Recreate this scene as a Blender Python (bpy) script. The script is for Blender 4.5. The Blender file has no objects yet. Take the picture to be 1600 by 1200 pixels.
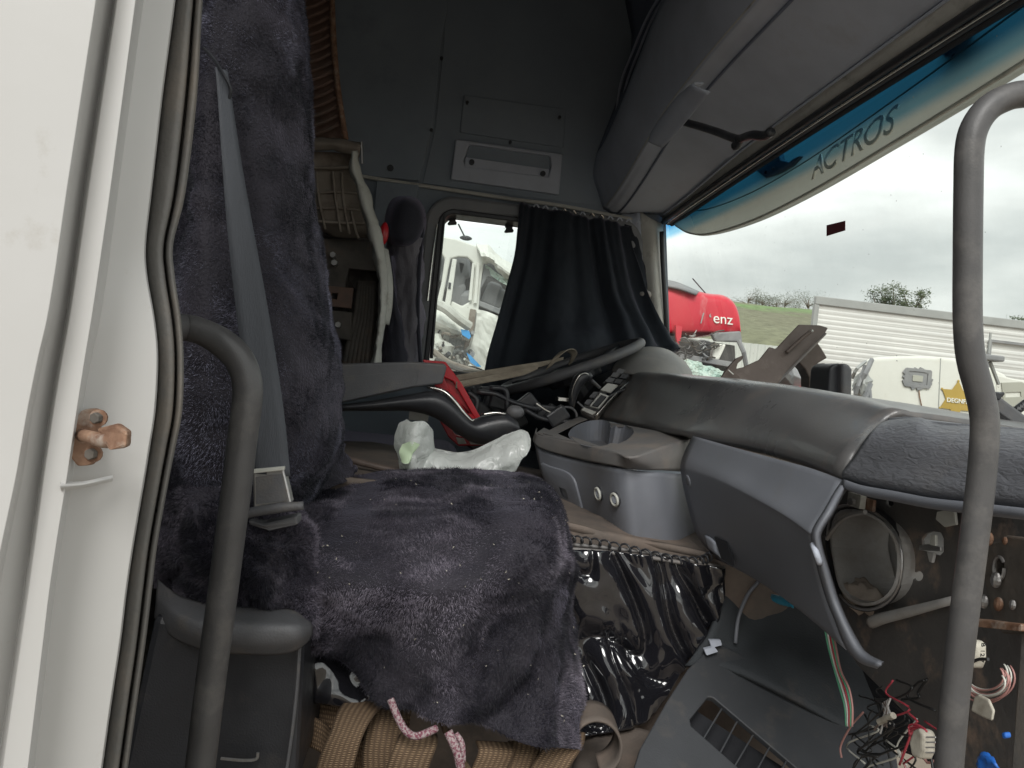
import bpy, bmesh, math, random
import numpy as np
from mathutils import Vector, Matrix, noise
random.seed(7); np.random.seed(7)
sc = bpy.context.scene
rad = math.radians

# ------------------------------------------------------------------ camera
CAM = Vector((0, 0, 2.25)); FOC = 1200.0
_y, _p, _r = rad(5.64), rad(-.37), rad(6)
F0 = Vector((math.sin(_y)*math.cos(_p), math.cos(_y)*math.cos(_p), math.sin(_p)))
_h = Vector((math.cos(_y), -math.sin(_y), 0)); _u = _h.cross(F0)
CR = _h*math.cos(_r) + _u*math.sin(_r)
CU = _u*math.cos(_r) - _h*math.sin(_r)
cd = bpy.data.cameras.new('camera'); cam = bpy.data.objects.new('camera', cd)
sc.collection.objects.link(cam); sc.camera = cam
cam.matrix_world = Matrix(((CR.x, CU.x, -F0.x, CAM.x), (CR.y, CU.y, -F0.y, CAM.y), (CR.z, CU.z, -F0.z, CAM.z), (0, 0, 0, 1)))
cd.lens = 27.0; cd.sensor_width = 36; cd.clip_start = .02; cd.clip_end = 3000

# ------------------------------------------------------------------ world, sun, exposure
SUN_EL, SUN_AZ = rad(42), rad(190)          # azimuth from +Y towards +X: high, behind the camera
w = bpy.data.worlds.new("World"); sc.world = w; w.use_nodes = True
nt = w.node_tree; nt.nodes.clear()
def N(t, kind, **kw):
    n = t.nodes.new(kind)
    for k, v in kw.items():
        if hasattr(n, k): setattr(n, k, v)
        else: n.inputs[k.replace('_', ' ')].default_value = v
    return n
L = nt.links.new
out = N(nt, 'ShaderNodeOutputWorld')
sky = N(nt, 'ShaderNodeTexSky'); sky.sky_type = 'NISHITA'; sky.sun_disc = False
sky.sun_elevation = SUN_EL; sky.sun_rotation = SUN_AZ; sky.air_density = 1.5; sky.dust_density = 3
bg1 = N(nt, 'ShaderNodeBackground'); bg1.inputs[1].default_value = .08
L(sky.outputs[0], bg1.inputs[0])
tc = N(nt, 'ShaderNodeTexCoord'); mp = N(nt, 'ShaderNodeMapping'); mp.inputs['Scale'].default_value = (1, 1, 3.2)
mp.inputs['Location'].default_value = (.3, .1, .45)
L(tc.outputs['Generated'], mp.inputs[0])
nz = N(nt, 'ShaderNodeTexNoise'); nz.inputs['Scale'].default_value = 2.1; nz.inputs['Detail'].default_value = 5; nz.inputs['Roughness'].default_value = .48
L(mp.outputs[0], nz.inputs['Vector'])
cr = N(nt, 'ShaderNodeValToRGB')
cr.color_ramp.elements[0].position = .36; cr.color_ramp.elements[0].color = (.50, .53, .525, 1)
cr.color_ramp.elements[1].position = .56; cr.color_ramp.elements[1].color = (.94, .965, .95, 1)
e = cr.color_ramp.elements.new(.46); e.color = (.68, .705, .69, 1)
L(nz.outputs[0], cr.inputs[0])
bg2 = N(nt, 'ShaderNodeBackground'); bg2.inputs[1].default_value = .93
L(cr.outputs[0], bg2.inputs[0])
mx = N(nt, 'ShaderNodeMixShader'); mx.inputs[0].default_value = .92
L(bg1.outputs[0], mx.inputs[1]); L(bg2.outputs[0], mx.inputs[2]); L(mx.outputs[0], out.inputs[0])
sd = bpy.data.lights.new('sun', 'SUN'); sun = bpy.data.objects.new('sun', sd); sc.collection.objects.link(sun)
sd.energy = 1.45; sd.angle = rad(25); sd.color = (1, .985, .96)
_s = Vector((math.sin(SUN_AZ)*math.cos(SUN_EL), math.cos(SUN_AZ)*math.cos(SUN_EL), math.sin(SUN_EL)))
sun.rotation_euler = _s.to_track_quat('Z', 'Y').to_euler()
sc.view_settings.view_transform = 'Standard'; sc.view_settings.look = 'None'
sc.view_settings.exposure = .64; sc.view_settings.gamma = 1; sc.view_settings.use_curve_mapping = False
sc.cycles.max_bounces = 8; sc.cycles.diffuse_bounces = 4; sc.cycles.transparent_max_bounces = 12
sc.cycles.use_denoising = True

# ------------------------------------------------------------------ placing helpers
def D(u, v): return F0 + CR*((u-800)/FOC) - CU*((v-600)/FOC)
def P(u, v, y): d = D(u, v); return CAM + d*(y/d.y)
def PX(u, v, x): d = D(u, v); return CAM + d*(x/d.x)
def PZ(u, v, z): d = D(u, v); return CAM + d*((z-CAM.z)/d.z)
def toP(lst): return [P(*a) for a in lst]

# ------------------------------------------------------------------ materials
def mat(name, col, rough=.6, metal=0, col2=None, nscale=8, namt=.5, ndetail=5, bump=0, bscale=200, bdetail=2, bdist=.002,
        dirt=None, spec=.5, sheen=0, coat=0, emis=None, stretch=None, trans=0, rvar=0):
    m = bpy.data.materials.new(name); m.use_nodes = True
    t = m.node_tree; b = t.nodes['Principled BSDF']; l = t.links.new
    b.inputs['Roughness'].default_value = rough; b.inputs['Metallic'].default_value = metal
    b.inputs['Specular IOR Level'].default_value = spec
    if sheen:
        b.inputs['Sheen Weight'].default_value = sheen; b.inputs['Sheen Roughness'].default_value = .4
        b.inputs['Sheen Tint'].default_value = (.8, .75, 1, 1)
    if coat: b.inputs['Coat Weight'].default_value = coat
    if trans: b.inputs['Transmission Weight'].default_value = trans
    tcn = N(t, 'ShaderNodeTexCoord'); vec = tcn.outputs['Object']
    if stretch:
        mpn = N(t, 'ShaderNodeMapping'); mpn.inputs['Scale'].default_value = stretch
        l(vec, mpn.inputs[0]); svec = mpn.outputs[0]
    else: svec = vec
    c = None
    n1 = N(t, 'ShaderNodeTexNoise'); n1.inputs['Scale'].default_value = nscale; n1.inputs['Detail'].default_value = ndetail
    n1.inputs['Roughness'].default_value = .6; l(svec, n1.inputs['Vector'])
    r1 = N(t, 'ShaderNodeValToRGB'); r1.color_ramp.elements[0].position = .5-namt*.35; r1.color_ramp.elements[1].position = .5+namt*.35
    c2 = col2 if col2 else tuple(min(1, k*1.22) for k in col)
    r1.color_ramp.elements[0].color = (*col, 1); r1.color_ramp.elements[1].color = (*c2, 1)
    l(n1.outputs[0], r1.inputs[0]); c = r1.outputs[0]
    if rvar:
        mr = N(t, 'ShaderNodeMapRange'); mr.inputs['From Min'].default_value = .3; mr.inputs['From Max'].default_value = .7
        mr.inputs['To Min'].default_value = max(0, rough-rvar); mr.inputs['To Max'].default_value = min(1, rough+rvar)
        l(n1.outputs[0], mr.inputs['Value']); l(mr.outputs[0], b.inputs['Roughness'])
    if dirt:
        dc, ds, dt, da = dirt
        n2 = N(t, 'ShaderNodeTexNoise'); n2.inputs['Scale'].default_value = ds; n2.inputs['Detail'].default_value = 8
        n2.inputs['Roughness'].default_value = .7; l(svec, n2.inputs['Vector'])
        r2 = N(t, 'ShaderNodeValToRGB'); r2.color_ramp.elements[0].position = dt; r2.color_ramp.elements[1].position = dt+.16
        r2.color_ramp.elements[0].color = (0, 0, 0, 1); r2.color_ramp.elements[1].color = (da, da, da, 1)
        l(n2.outputs[0], r2.inputs[0])
        mxn = N(t, 'ShaderNodeMix'); mxn.data_type = 'RGBA'
        l(r2.outputs[0], mxn.inputs[0]); l(c, mxn.inputs[6]); mxn.inputs[7].default_value = (*dc, 1); c = mxn.outputs[2]
    l(c, b.inputs['Base Color'])
    if bump:
        n3 = N(t, 'ShaderNodeTexNoise'); n3.inputs['Scale'].default_value = bscale; n3.inputs['Detail'].default_value = bdetail
        l(svec, n3.inputs['Vector'])
        bp = N(t, 'ShaderNodeBump'); bp.inputs['Strength'].default_value = bump; bp.inputs['Distance'].default_value = bdist
        l(n3.outputs[0], bp.inputs['Height']); l(bp.outputs[0], b.inputs['Normal'])
    if emis:
        b.inputs['Emission Color'].default_value = (*emis, 1); b.inputs['Emission Strength'].default_value = 1
    return m

M = {}
M['white'] = mat('white_paint', (.50, .492, .475), .4, nscale=3, col2=(.54, .533, .52), dirt=((.36, .33, .28), 26, .61, .5), bump=.05, bscale=60)
M['seal'] = mat('door_rubber', (.135, .13, .122), .6, nscale=20, dirt=((.24, .20, .16), 9, .48, .55), bump=.25, bscale=250)
M['handle'] = mat('textured_black_coat', (.072, .070, .070), .42, nscale=30, dirt=((.17, .16, .15), 16, .52, .5), bump=.3, bscale=700, bdist=.0006, rvar=.08)
M['rust'] = mat('rusty_steel', (.15, .075, .045), .7, metal=.3, col2=(.36, .22, .145), nscale=55, dirt=((.42, .37, .32), 60, .52, .7), bump=.4, bscale=150)
M['steel'] = mat('bare_steel', (.42, .41, .40), .4, metal=.85, nscale=60, dirt=((.25, .17, .12), 60, .55, .5), bump=.2)
M['dash'] = mat('grey_plastic', (.165, .173, .195), .5, nscale=6, dirt=((.17, .155, .135), 5, .55, .35), bump=.35, bscale=650, bdist=.0006, rvar=.08)
M['dash_top'] = mat('soft_dark_pad', (.092, .092, .094), .33, coat=.12, nscale=5, col2=(.13, .125, .122), dirt=((.25, .20, .165), 4.5, .52, .5), bump=.4, bscale=500, bdist=.0008, rvar=.1)
M['dash_brown'] = mat('dusty_plastic', (.15, .147, .145), .5, nscale=9, col2=(.19, .175, .165), dirt=((.27, .22, .18), 8, .52, .6), bump=.3, bscale=500, bdist=.0006)
M['liner'] = mat('headliner', (.25, .29, .335), .9, nscale=4, col2=(.295, .335, .38), bump=.3, bscale=400, dirt=((.15, .17, .20), 3, .58, .5))
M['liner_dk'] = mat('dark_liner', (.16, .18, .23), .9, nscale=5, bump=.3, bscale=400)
M['shelf'] = mat('shelf_plastic', (.46, .49, .56), .6, nscale=5, dirt=((.34, .33, .34), 5, .56, .4), bump=.3, bscale=450, bdist=.0008)
M['trim_lt'] = mat('light_trim', (.52, .51, .47), .6, nscale=8, dirt=((.16, .15, .13), 14, .55, .5), bump=.3, bscale=300)
M['frame_grey'] = mat('window_frame_plastic', (.22, .225, .235), .5, nscale=12, dirt=((.24, .22, .2), 12, .55, .5), bump=.2)
M['black'] = mat('black_plastic', (.028, .029, .033), .38, nscale=20, dirt=((.09, .08, .07), 14, .56, .5), bump=.2, bscale=400, rvar=.1)
M['blackmat'] = mat('dull_black', (.02, .021, .025), .85, nscale=20, bump=.2)
M['curtain'] = mat('black_curtain', (.013, .017, .024), .85, nscale=14, col2=(.02, .026, .035), sheen=.25, bump=.35, bscale=600, stretch=(1, 1, .5))
M['fur'] = mat('dark_plush', (.012, .011, .017), .8, nscale=7, col2=(.035, .031, .042), namt=.6, sheen=.15, bump=.8, bscale=260, bdist=.004)
M['fur_tip'] = mat('plush_tips', (.010, .009, .015), .62, nscale=7.5, col2=(.085, .072, .088), namt=.42, sheen=.25)
_t = M['fur_tip'].node_tree; _b = _t.nodes['Principled BSDF']; _tc = N(_t, 'ShaderNodeTexCoord')
_n = N(_t, 'ShaderNodeTexNoise'); _n.inputs['Scale'].default_value = 6.2; _n.inputs['Detail'].default_value = 6; _n.inputs['Roughness'].default_value = .62; _n.inputs['Distortion'].default_value = .6
_n2 = N(_t, 'ShaderNodeTexNoise'); _n2.inputs['Scale'].default_value = 330; _n2.inputs['Detail'].default_value = 2
_r = N(_t, 'ShaderNodeValToRGB'); _r.color_ramp.elements[0].position = .46; _r.color_ramp.elements[0].color = (0, 0, 0, 1); _r.color_ramp.elements[1].position = .62; _r.color_ramp.elements[1].color = (1, 1, 1, 1)
_r2 = N(_t, 'ShaderNodeMapRange'); _r2.inputs['From Min'].default_value = .35; _r2.inputs['From Max'].default_value = .65; _r2.inputs['To Min'].default_value = .25
_m = N(_t, 'ShaderNodeMath'); _m.operation = 'MULTIPLY'; _mx = N(_t, 'ShaderNodeMix'); _mx.data_type = 'RGBA'
_l = _t.links.new; _l(_tc.outputs['Object'], _n.inputs['Vector']); _l(_tc.outputs['Object'], _n2.inputs['Vector']); _l(_n.outputs[0], _r.inputs[0]); _l(_n2.outputs[0], _r2.inputs['Value'])
_l(_r.outputs[0], _m.inputs[0]); _l(_r2.outputs[0], _m.inputs[1]); _l(_m.outputs[0], _mx.inputs[0]); _mx.inputs[6].default_value = (.009, .009, .015, 1); _mx.inputs[7].default_value = (.33, .295, .36, 1); _l(_mx.outputs[2], _b.inputs['Base Color'])  # pale noise patches put the plush sheen into the base colour
M['fur_back'] = M['fur_tip'].copy(); M['fur_back'].name = 'backrest_plush_tips'
_t = M['fur_back'].node_tree
for _q in _t.nodes:
    if _q.bl_idname == 'ShaderNodeMix' and abs(_q.inputs[7].default_value[0]-.33) < .01:
        _q.inputs[6].default_value = (.013, .015, .022, 1); _q.inputs[7].default_value = (.33, .33, .44, 1)  # bluer patches, the backrest's sheen likewise put into the colour
    if _q.bl_idname == 'ShaderNodeTexNoise' and abs(_q.inputs['Scale'].default_value-6.2) < .01: _q.inputs['Scale'].default_value = 5.0
M['fur_sm'] = mat('short_plush', (.022, .023, .033), .85, nscale=6, col2=(.034, .034, .046), sheen=.4, bump=.5, bscale=350, bdist=.003)
M['grey_fab'] = mat('grey_fabric', (.13, .125, .14), .9, nscale=30, col2=(.2, .19, .21), sheen=.5, bump=.7, bscale=300, bdist=.003, stretch=(1, 1, .3))
M['belt'] = mat('seat_belt_webbing', (.058, .063, .073), .7, nscale=40, bump=.4, bscale=700, stretch=(1, 1, .15))
M['seatplas'] = mat('seat_grey_plastic', (.10, .10, .105), .5, nscale=20, dirt=((.17, .15, .13), 18, .5, .5), bump=.3, bscale=400)
M['vinyl'] = mat('glossy_vinyl', (.012, .012, .015), .06, nscale=20, spec=.9, coat=.6, dirt=((.035, .03, .025), 10, .6, .5))
M['red'] = mat('red_plastic', (.50, .012, .022), .32, nscale=8, col2=(.58, .02, .03), dirt=((.3, .05, .04), 9, .58, .5))
M['redtruck'] = mat('red_truck_paint', (.62, .022, .05), .35, nscale=2, col2=(.66, .05, .07), dirt=((.66, .33, .32), 3.2, .58, .6), stretch=(2.2, 2, .5))
M['greywebs'] = mat('beige_webbing', (.20, .165, .125), .85, nscale=60, col2=(.30, .26, .2), bump=.6, bscale=500, stretch=(.2, 1, 1))
M['rope'] = mat('pink_rope', (.42, .35, .35), .9, nscale=330, col2=(.20, .06, .09), namt=.2, bump=.8, bscale=400)
M['chrome'] = mat('chrome', (.62, .60, .56), .22, metal=1, nscale=20, rvar=.1)
M['primer'] = mat('brown_primer_metal', (.155, .092, .07), .7, nscale=12, col2=(.20, .125, .095), dirt=((.11, .10, .085), 7, .5, .7), bump=.4, bscale=60)
M['beigemetal'] = mat('dirty_beige_metal', (.24, .205, .165), .7, nscale=9, col2=(.30, .26, .22), dirt=((.13, .09, .065), 9, .48, .8), bump=.4, bscale=50)
M['palemetal'] = mat('pale_bent_metal', (.50, .50, .455), .5, nscale=14, dirt=((.27, .24, .2), 16, .54, .7), bump=.3, bscale=60)
M['debris'] = mat('dark_grime_metal', (.07, .064, .056), .7, nscale=16, col2=(.12, .105, .09), dirt=((.16, .11, .08), 14, .54, .7), bump=.5, bscale=80)
M['bulk'] = mat('bulkhead_steel', (.085, .083, .08), .42, nscale=9, col2=(.13, .12, .112), dirt=((.34, .25, .19), 13, .55, .8), bump=.35, bscale=120)
M['duct'] = mat('duct_plastic', (.40, .39, .375), .55, nscale=12, dirt=((.30, .25, .21), 9, .5, .6), bump=.2)
M['dust'] = mat('duct_dust', (.52, .44, .37), .95, nscale=18, col2=(.36, .30, .25), bump=.4, bscale=90)
M['footwell'] = mat('footwell_carpet', (.042, .047, .052), .85, nscale=12, dirt=((.12, .10, .085), 10, .56, .5), bump=.5, bscale=260)
M['vent'] = mat('vent_plastic', (.045, .048, .053), .55, nscale=9, dirt=((.12, .105, .09), 11, .54, .5), bump=.3, bscale=400, bdist=.0008)
M['letter'] = mat('visor_letter', (.80, .79, .70), .6, nscale=9)
M['floor'] = mat('dirty_floor', (.10, .085, .075), .8, nscale=10, col2=(.17, .135, .11), dirt=((.2, .15, .12), 12, .5, .6), bump=.4, bscale=120)
M['leather'] = mat('grained_vinyl', (.125, .128, .14), .48, nscale=8, dirt=((.15, .14, .13), 8, .56, .4), bump=.5, bscale=500, bdist=.0006)
M['visor'] = mat('visor_plastic', (.30, .29, .25), .55, nscale=5, dirt=((.24, .22, .19), 8, .54, .6), bump=.2, bscale=140)
_m = M['visor']; _t = _m.node_tree; _b = _t.nodes['Principled BSDF']; _o = [n for n in _t.nodes if n.bl_idname == 'ShaderNodeOutputMaterial'][0]
_tl = N(_t, 'ShaderNodeBsdfTranslucent'); _tl.inputs[0].default_value = (.44, .44, .385, 1); _mx = N(_t, 'ShaderNodeMixShader'); _mx.inputs[0].default_value = .6
_t.links.new(_b.outputs[0], _mx.inputs[1]); _t.links.new(_tl.outputs[0], _mx.inputs[2]); _t.links.new(_mx.outputs[0], _o.inputs[0])
M['copper'] = mat('brown_fascia', (.105, .078, .064), .5, nscale=14, col2=(.15, .115, .098), dirt=((.26, .21, .175), 22, .56, .5), bump=.2)
M['dome'] = mat('dusty_dome', (.24, .235, .225), .55, nscale=10, col2=(.32, .30, .28), dirt=((.42, .36, .30), 9, .5, .5), bump=.2)
M['sticker'] = mat('red_sticker', (.13, .02, .025), .5, nscale=200, col2=(.22, .035, .045), namt=.8)
M['wire_g'] = mat('green_wire', (.10, .34, .2), .4); M['wire_r'] = mat('red_wire', (.4, .05, .07), .4)
M['wire_w'] = mat('white_wire', (.55, .55, .5), .4); M['wire_p'] = mat('pink_wire', (.42, .22, .2), .45); M['wire_k'] = mat('black_wire', (.02, .02, .02), .4)
M['tag'] = mat('paper_tag', (.55, .52, .44), .8, nscale=60, col2=(.3, .27, .22), namt=.5)
M['blue'] = mat('blue_plastic', (.02, .26, .42), .4, nscale=12, col2=(.04, .34, .5)); M['blue2'] = mat('blue_clip', (.02, .12, .45), .4)
M['green_patch'] = mat('green_print', (.50, .62, .42), .6, nscale=10)
M['gold'] = mat('gold_star', (.44, .30, .06), .55, nscale=2, col2=(.50, .35, .09)); M['white_print'] = mat('white_print', (.8, .8, .74), .5)
M['grey_print'] = mat('grey_print', (.36, .36, .31), .6, nscale=2)
M['cabwhite'] = mat('white_cab_paint', (.70, .70, .635), .4, nscale=1.2, col2=(.76, .76, .71), dirt=((.5, .46, .36), 2.2, .58, .4))
M['trailer'] = mat('trailer_white', (.62, .62, .60), .5, nscale=1.4, col2=(.74, .74, .71), dirt=((.44, .43, .40), .8, .54, .5), stretch=(.3, 1, 2))
M['trailer_rail'] = mat('trailer_rail', (.32, .33, .32), .5, nscale=2, dirt=((.5, .2, .2), 3, .62, .5))
M['bluestripe'] = mat('blue_stripe', (.05, .32, .7), .4, nscale=4)
M['glassy'] = mat('shattered_glass', (.42, .60, .53), .3, nscale=12, col2=(.68, .78, .70), bump=.9, bscale=30, bdist=.05)
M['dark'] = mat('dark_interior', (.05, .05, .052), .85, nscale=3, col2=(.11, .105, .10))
M['midgrey'] = mat('mid_grey_plastic', (.20, .205, .215), .6, nscale=4, col2=(.3, .3, .3))
M['fence'] = mat('fence_sheet', (.58, .60, .56), .6, nscale=.8, col2=(.68, .69, .65))
M['bark'] = mat('bark', (.13, .105, .08), .9, nscale=3); M['leaf'] = mat('leaf', (.052, .075, .038), .8, nscale=.6, col2=(.10, .12, .06))
M['leaf2'] = mat('grey_green_leaf', (.075, .092, .062), .85, nscale=.3, col2=(.14, .15, .105))
M['gum'] = mat('tyre', (.03, .03, .03), .8)

def glass_mat(name, tint_band=False, dusty=.05):
    m = bpy.data.materials.new(name); m.use_nodes = True; t = m.node_tree; t.nodes.clear(); l = t.links.new
    o = N(t, 'ShaderNodeOutputMaterial'); tr = N(t, 'ShaderNodeBsdfTransparent'); gl = N(t, 'ShaderNodeBsdfGlossy'); gl.inputs['Roughness'].default_value = .02
    lw = N(t, 'ShaderNodeLayerWeight'); pw = N(t, 'ShaderNodeMath'); pw.operation = 'POWER'; pw.inputs[1].default_value = 5; l(lw.outputs['Facing'], pw.inputs[0])
    fr = N(t, 'ShaderNodeMath'); fr.operation = 'MULTIPLY_ADD'; fr.inputs[1].default_value = .6; fr.inputs[2].default_value = .035; l(pw.outputs[0], fr.inputs[0])
    df = N(t, 'ShaderNodeBsdfDiffuse'); df.inputs[0].default_value = (.62, .60, .52, 1)
    tcn = N(t, 'ShaderNodeTexCoord')
    if tint_band:
        sx = N(t, 'ShaderNodeSeparateXYZ'); l(tcn.outputs['Object'], sx.inputs[0])
        mr = N(t, 'ShaderNodeMapRange'); mr.inputs['From Min'].default_value = 2.842; mr.inputs['From Max'].default_value = 2.905
        l(sx.outputs['Z'], mr.inputs['Value'])
        ra = N(t, 'ShaderNodeValToRGB'); ra.color_ramp.elements[0].color = (.96, .98, .95, 1); ra.color_ramp.elements[1].color = (.04, .30, .62, 1)
        ra.color_ramp.interpolation = 'EASE'
        e = ra.color_ramp.elements.new(.45); e.color = (.30, .62, .82, 1)
        l(mr.outputs[0], ra.inputs[0]); l(ra.outputs[0], tr.inputs[0])
    else: tr.inputs[0].default_value = (.93, .96, .94, 1)
    ns = N(t, 'ShaderNodeTexNoise'); ns.inputs['Scale'].default_value = 5; ns.inputs['Detail'].default_value = 9; ns.inputs['Roughness'].default_value = .7
    l(tcn.outputs['Object'], ns.inputs['Vector'])
    r = N(t, 'ShaderNodeMapRange'); r.inputs['From Min'].default_value = .4; r.inputs['From Max'].default_value = .75; r.inputs['To Min'].default_value = dusty; r.inputs['To Max'].default_value = dusty*3.2
    l(ns.outputs[0], r.inputs['Value'])
    vo = N(t, 'ShaderNodeTexVoronoi'); vo.inputs['Scale'].default_value = 26; l(tcn.outputs['Object'], vo.inputs['Vector'])
    lt = N(t, 'ShaderNodeMath'); lt.operation = 'LESS_THAN'; lt.inputs[1].default_value = .045; l(vo.outputs['Distance'], lt.inputs[0])
    ml = N(t, 'ShaderNodeMath'); ml.operation = 'MULTIPLY'; ml.inputs[1].default_value = .35; l(lt.outputs[0], ml.inputs[0])
    ad = N(t, 'ShaderNodeMath'); ad.operation = 'ADD'; l(r.outputs[0], ad.inputs[0]); l(ml.outputs[0], ad.inputs[1])
    m1 = N(t, 'ShaderNodeMixShader'); l(fr.outputs[0], m1.inputs[0]); l(tr.outputs[0], m1.inputs[1]); l(gl.outputs[0], m1.inputs[2])
    m2 = N(t, 'ShaderNodeMixShader'); l(ad.outputs[0], m2.inputs[0]); l(m1.outputs[0], m2.inputs[1]); l(df.outputs[0], m2.inputs[2])
    l(m2.outputs[0], o.inputs[0]); return m
M['screen'] = glass_mat('windscreen_glass', True, .03)
M['pane'] = glass_mat('side_glass', False, .02)

def bag_mat():
    m = bpy.data.materials.new('thin_bag_film'); m.use_nodes = True; t = m.node_tree; t.nodes.clear(); l = t.links.new
    o = N(t, 'ShaderNodeOutputMaterial'); df = N(t, 'ShaderNodeBsdfDiffuse'); df.inputs[0].default_value = (.93, .96, .93, 1)
    tl = N(t, 'ShaderNodeBsdfTranslucent'); tl.inputs[0].default_value = (.92, .96, .92, 1); tr = N(t, 'ShaderNodeBsdfTransparent')
    gl = N(t, 'ShaderNodeBsdfGlossy'); gl.inputs['Roughness'].default_value = .25
    a = N(t, 'ShaderNodeMixShader'); a.inputs[0].default_value = .5; l(df.outputs[0], a.inputs[1]); l(tl.outputs[0], a.inputs[2])
    b = N(t, 'ShaderNodeMixShader'); b.inputs[0].default_value = .10; l(a.outputs[0], b.inputs[1]); l(tr.outputs[0], b.inputs[2])
    c = N(t, 'ShaderNodeMixShader'); c.inputs[0].default_value = .04; l(b.outputs[0], c.inputs[1]); l(gl.outputs[0], c.inputs[2])
    l(c.outputs[0], o.inputs[0])
    tcn = N(t, 'ShaderNodeTexCoord'); n3 = N(t, 'ShaderNodeTexNoise'); n3.inputs['Scale'].default_value = 28; n3.inputs['Detail'].default_value = 3; n3.inputs['Distortion'].default_value = 1.5
    l(tcn.outputs['Object'], n3.inputs['Vector']); bp = N(t, 'ShaderNodeBump'); bp.inputs['Strength'].default_value = .6; bp.inputs['Distance'].default_value = .012
    l(n3.outputs[0], bp.inputs['Height'])
    for s in (df, tl, gl): l(bp.outputs[0], s.inputs['Normal'])
    return m
M['bag'] = bag_mat()

def web_mat(name, c1, c2, sc_):
    m = mat(name, c1, .85, nscale=40, bump=0); t = m.node_tree; l = t.links.new; b = t.nodes['Principled BSDF']
    uv = N(t, 'ShaderNodeUVMap'); mpn = N(t, 'ShaderNodeMapping'); mpn.inputs['Scale'].default_value = sc_; l(uv.outputs[0], mpn.inputs[0])
    w1 = N(t, 'ShaderNodeTexWave'); w1.bands_direction = 'X'; w1.inputs['Scale'].default_value = 1; w1.inputs['Distortion'].default_value = .6
    w2 = N(t, 'ShaderNodeTexWave'); w2.bands_direction = 'Y'; w2.inputs['Scale'].default_value = 1; w2.inputs['Distortion'].default_value = .6
    l(mpn.outputs[0], w1.inputs[0]); l(mpn.outputs[0], w2.inputs[0])
    ml = N(t, 'ShaderNodeMath'); ml.operation = 'MULTIPLY'; l(w1.outputs['Fac'], ml.inputs[0]); l(w2.outputs['Fac'], ml.inputs[1])
    mxn = N(t, 'ShaderNodeMix'); mxn.data_type = 'RGBA'; l(ml.outputs[0], mxn.inputs[0]); mxn.inputs[6].default_value = (*c2, 1); mxn.inputs[7].default_value = (*c1, 1)
    l(mxn.outputs[2], b.inputs['Base Color'])
    bp = N(t, 'ShaderNodeBump'); bp.inputs['Strength'].default_value = .8; bp.inputs['Distance'].default_value = .002; l(ml.outputs[0], bp.inputs['Height']); l(bp.outputs[0], b.inputs['Normal'])
    return m
M['strap'] = web_mat('lashing_strap_weave', (.38, .26, .155), (.11, .07, .042), (2.2, 26, 1))

# ------------------------------------------------------------------ mesh helpers
def new_obj(name, me, m=None, parent=None, kind=None, smooth=False, bevel=0, solid=0, sub=0, label=None, seg=2):
    o = bpy.data.objects.new(name, me); sc.collection.objects.link(o)
    if m is not None: me.materials.append(m)
    if smooth:
        for p in me.polygons: p.use_smooth = True
    if parent is not None:
        o.parent = parent; o.matrix_parent_inverse = Matrix.Translation(-_off(parent))
    if solid:
        md = o.modifiers.new('s', 'SOLIDIFY'); md.thickness = abs(solid); md.offset = 0
        if solid < 0:
            q = sum((p.normal.dot((p.center-CAM).normalized())*p.area for p in me.polygons)); md.offset = 1 if q > 0 else -1
    if bevel:
        md = o.modifiers.new('b', 'BEVEL'); md.width = bevel; md.segments = seg; md.limit_method = 'ANGLE'; md.angle_limit = rad(35)
    if sub:
        md = o.modifiers.new('u', 'SUBSURF'); md.levels = sub; md.render_levels = sub
    if kind: o['kind'] = kind
    if label: o['label'] = label
    return o
def _off(o):
    return o.location.copy() if o.parent is None else Vector((0, 0, 0))   # parts are built in world coordinates
def thing(name, label, cat, loc, group=None):
    o = bpy.data.objects.new(name, None); sc.collection.objects.link(o); o.location = loc; o.empty_display_size = .05
    o['label'] = label; o['category'] = cat
    if group: o['group'] = group
    return o
def tag(o, label, cat, group=None):
    o['label'] = label; o['category'] = cat
    if group: o['group'] = group
    return o

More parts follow.
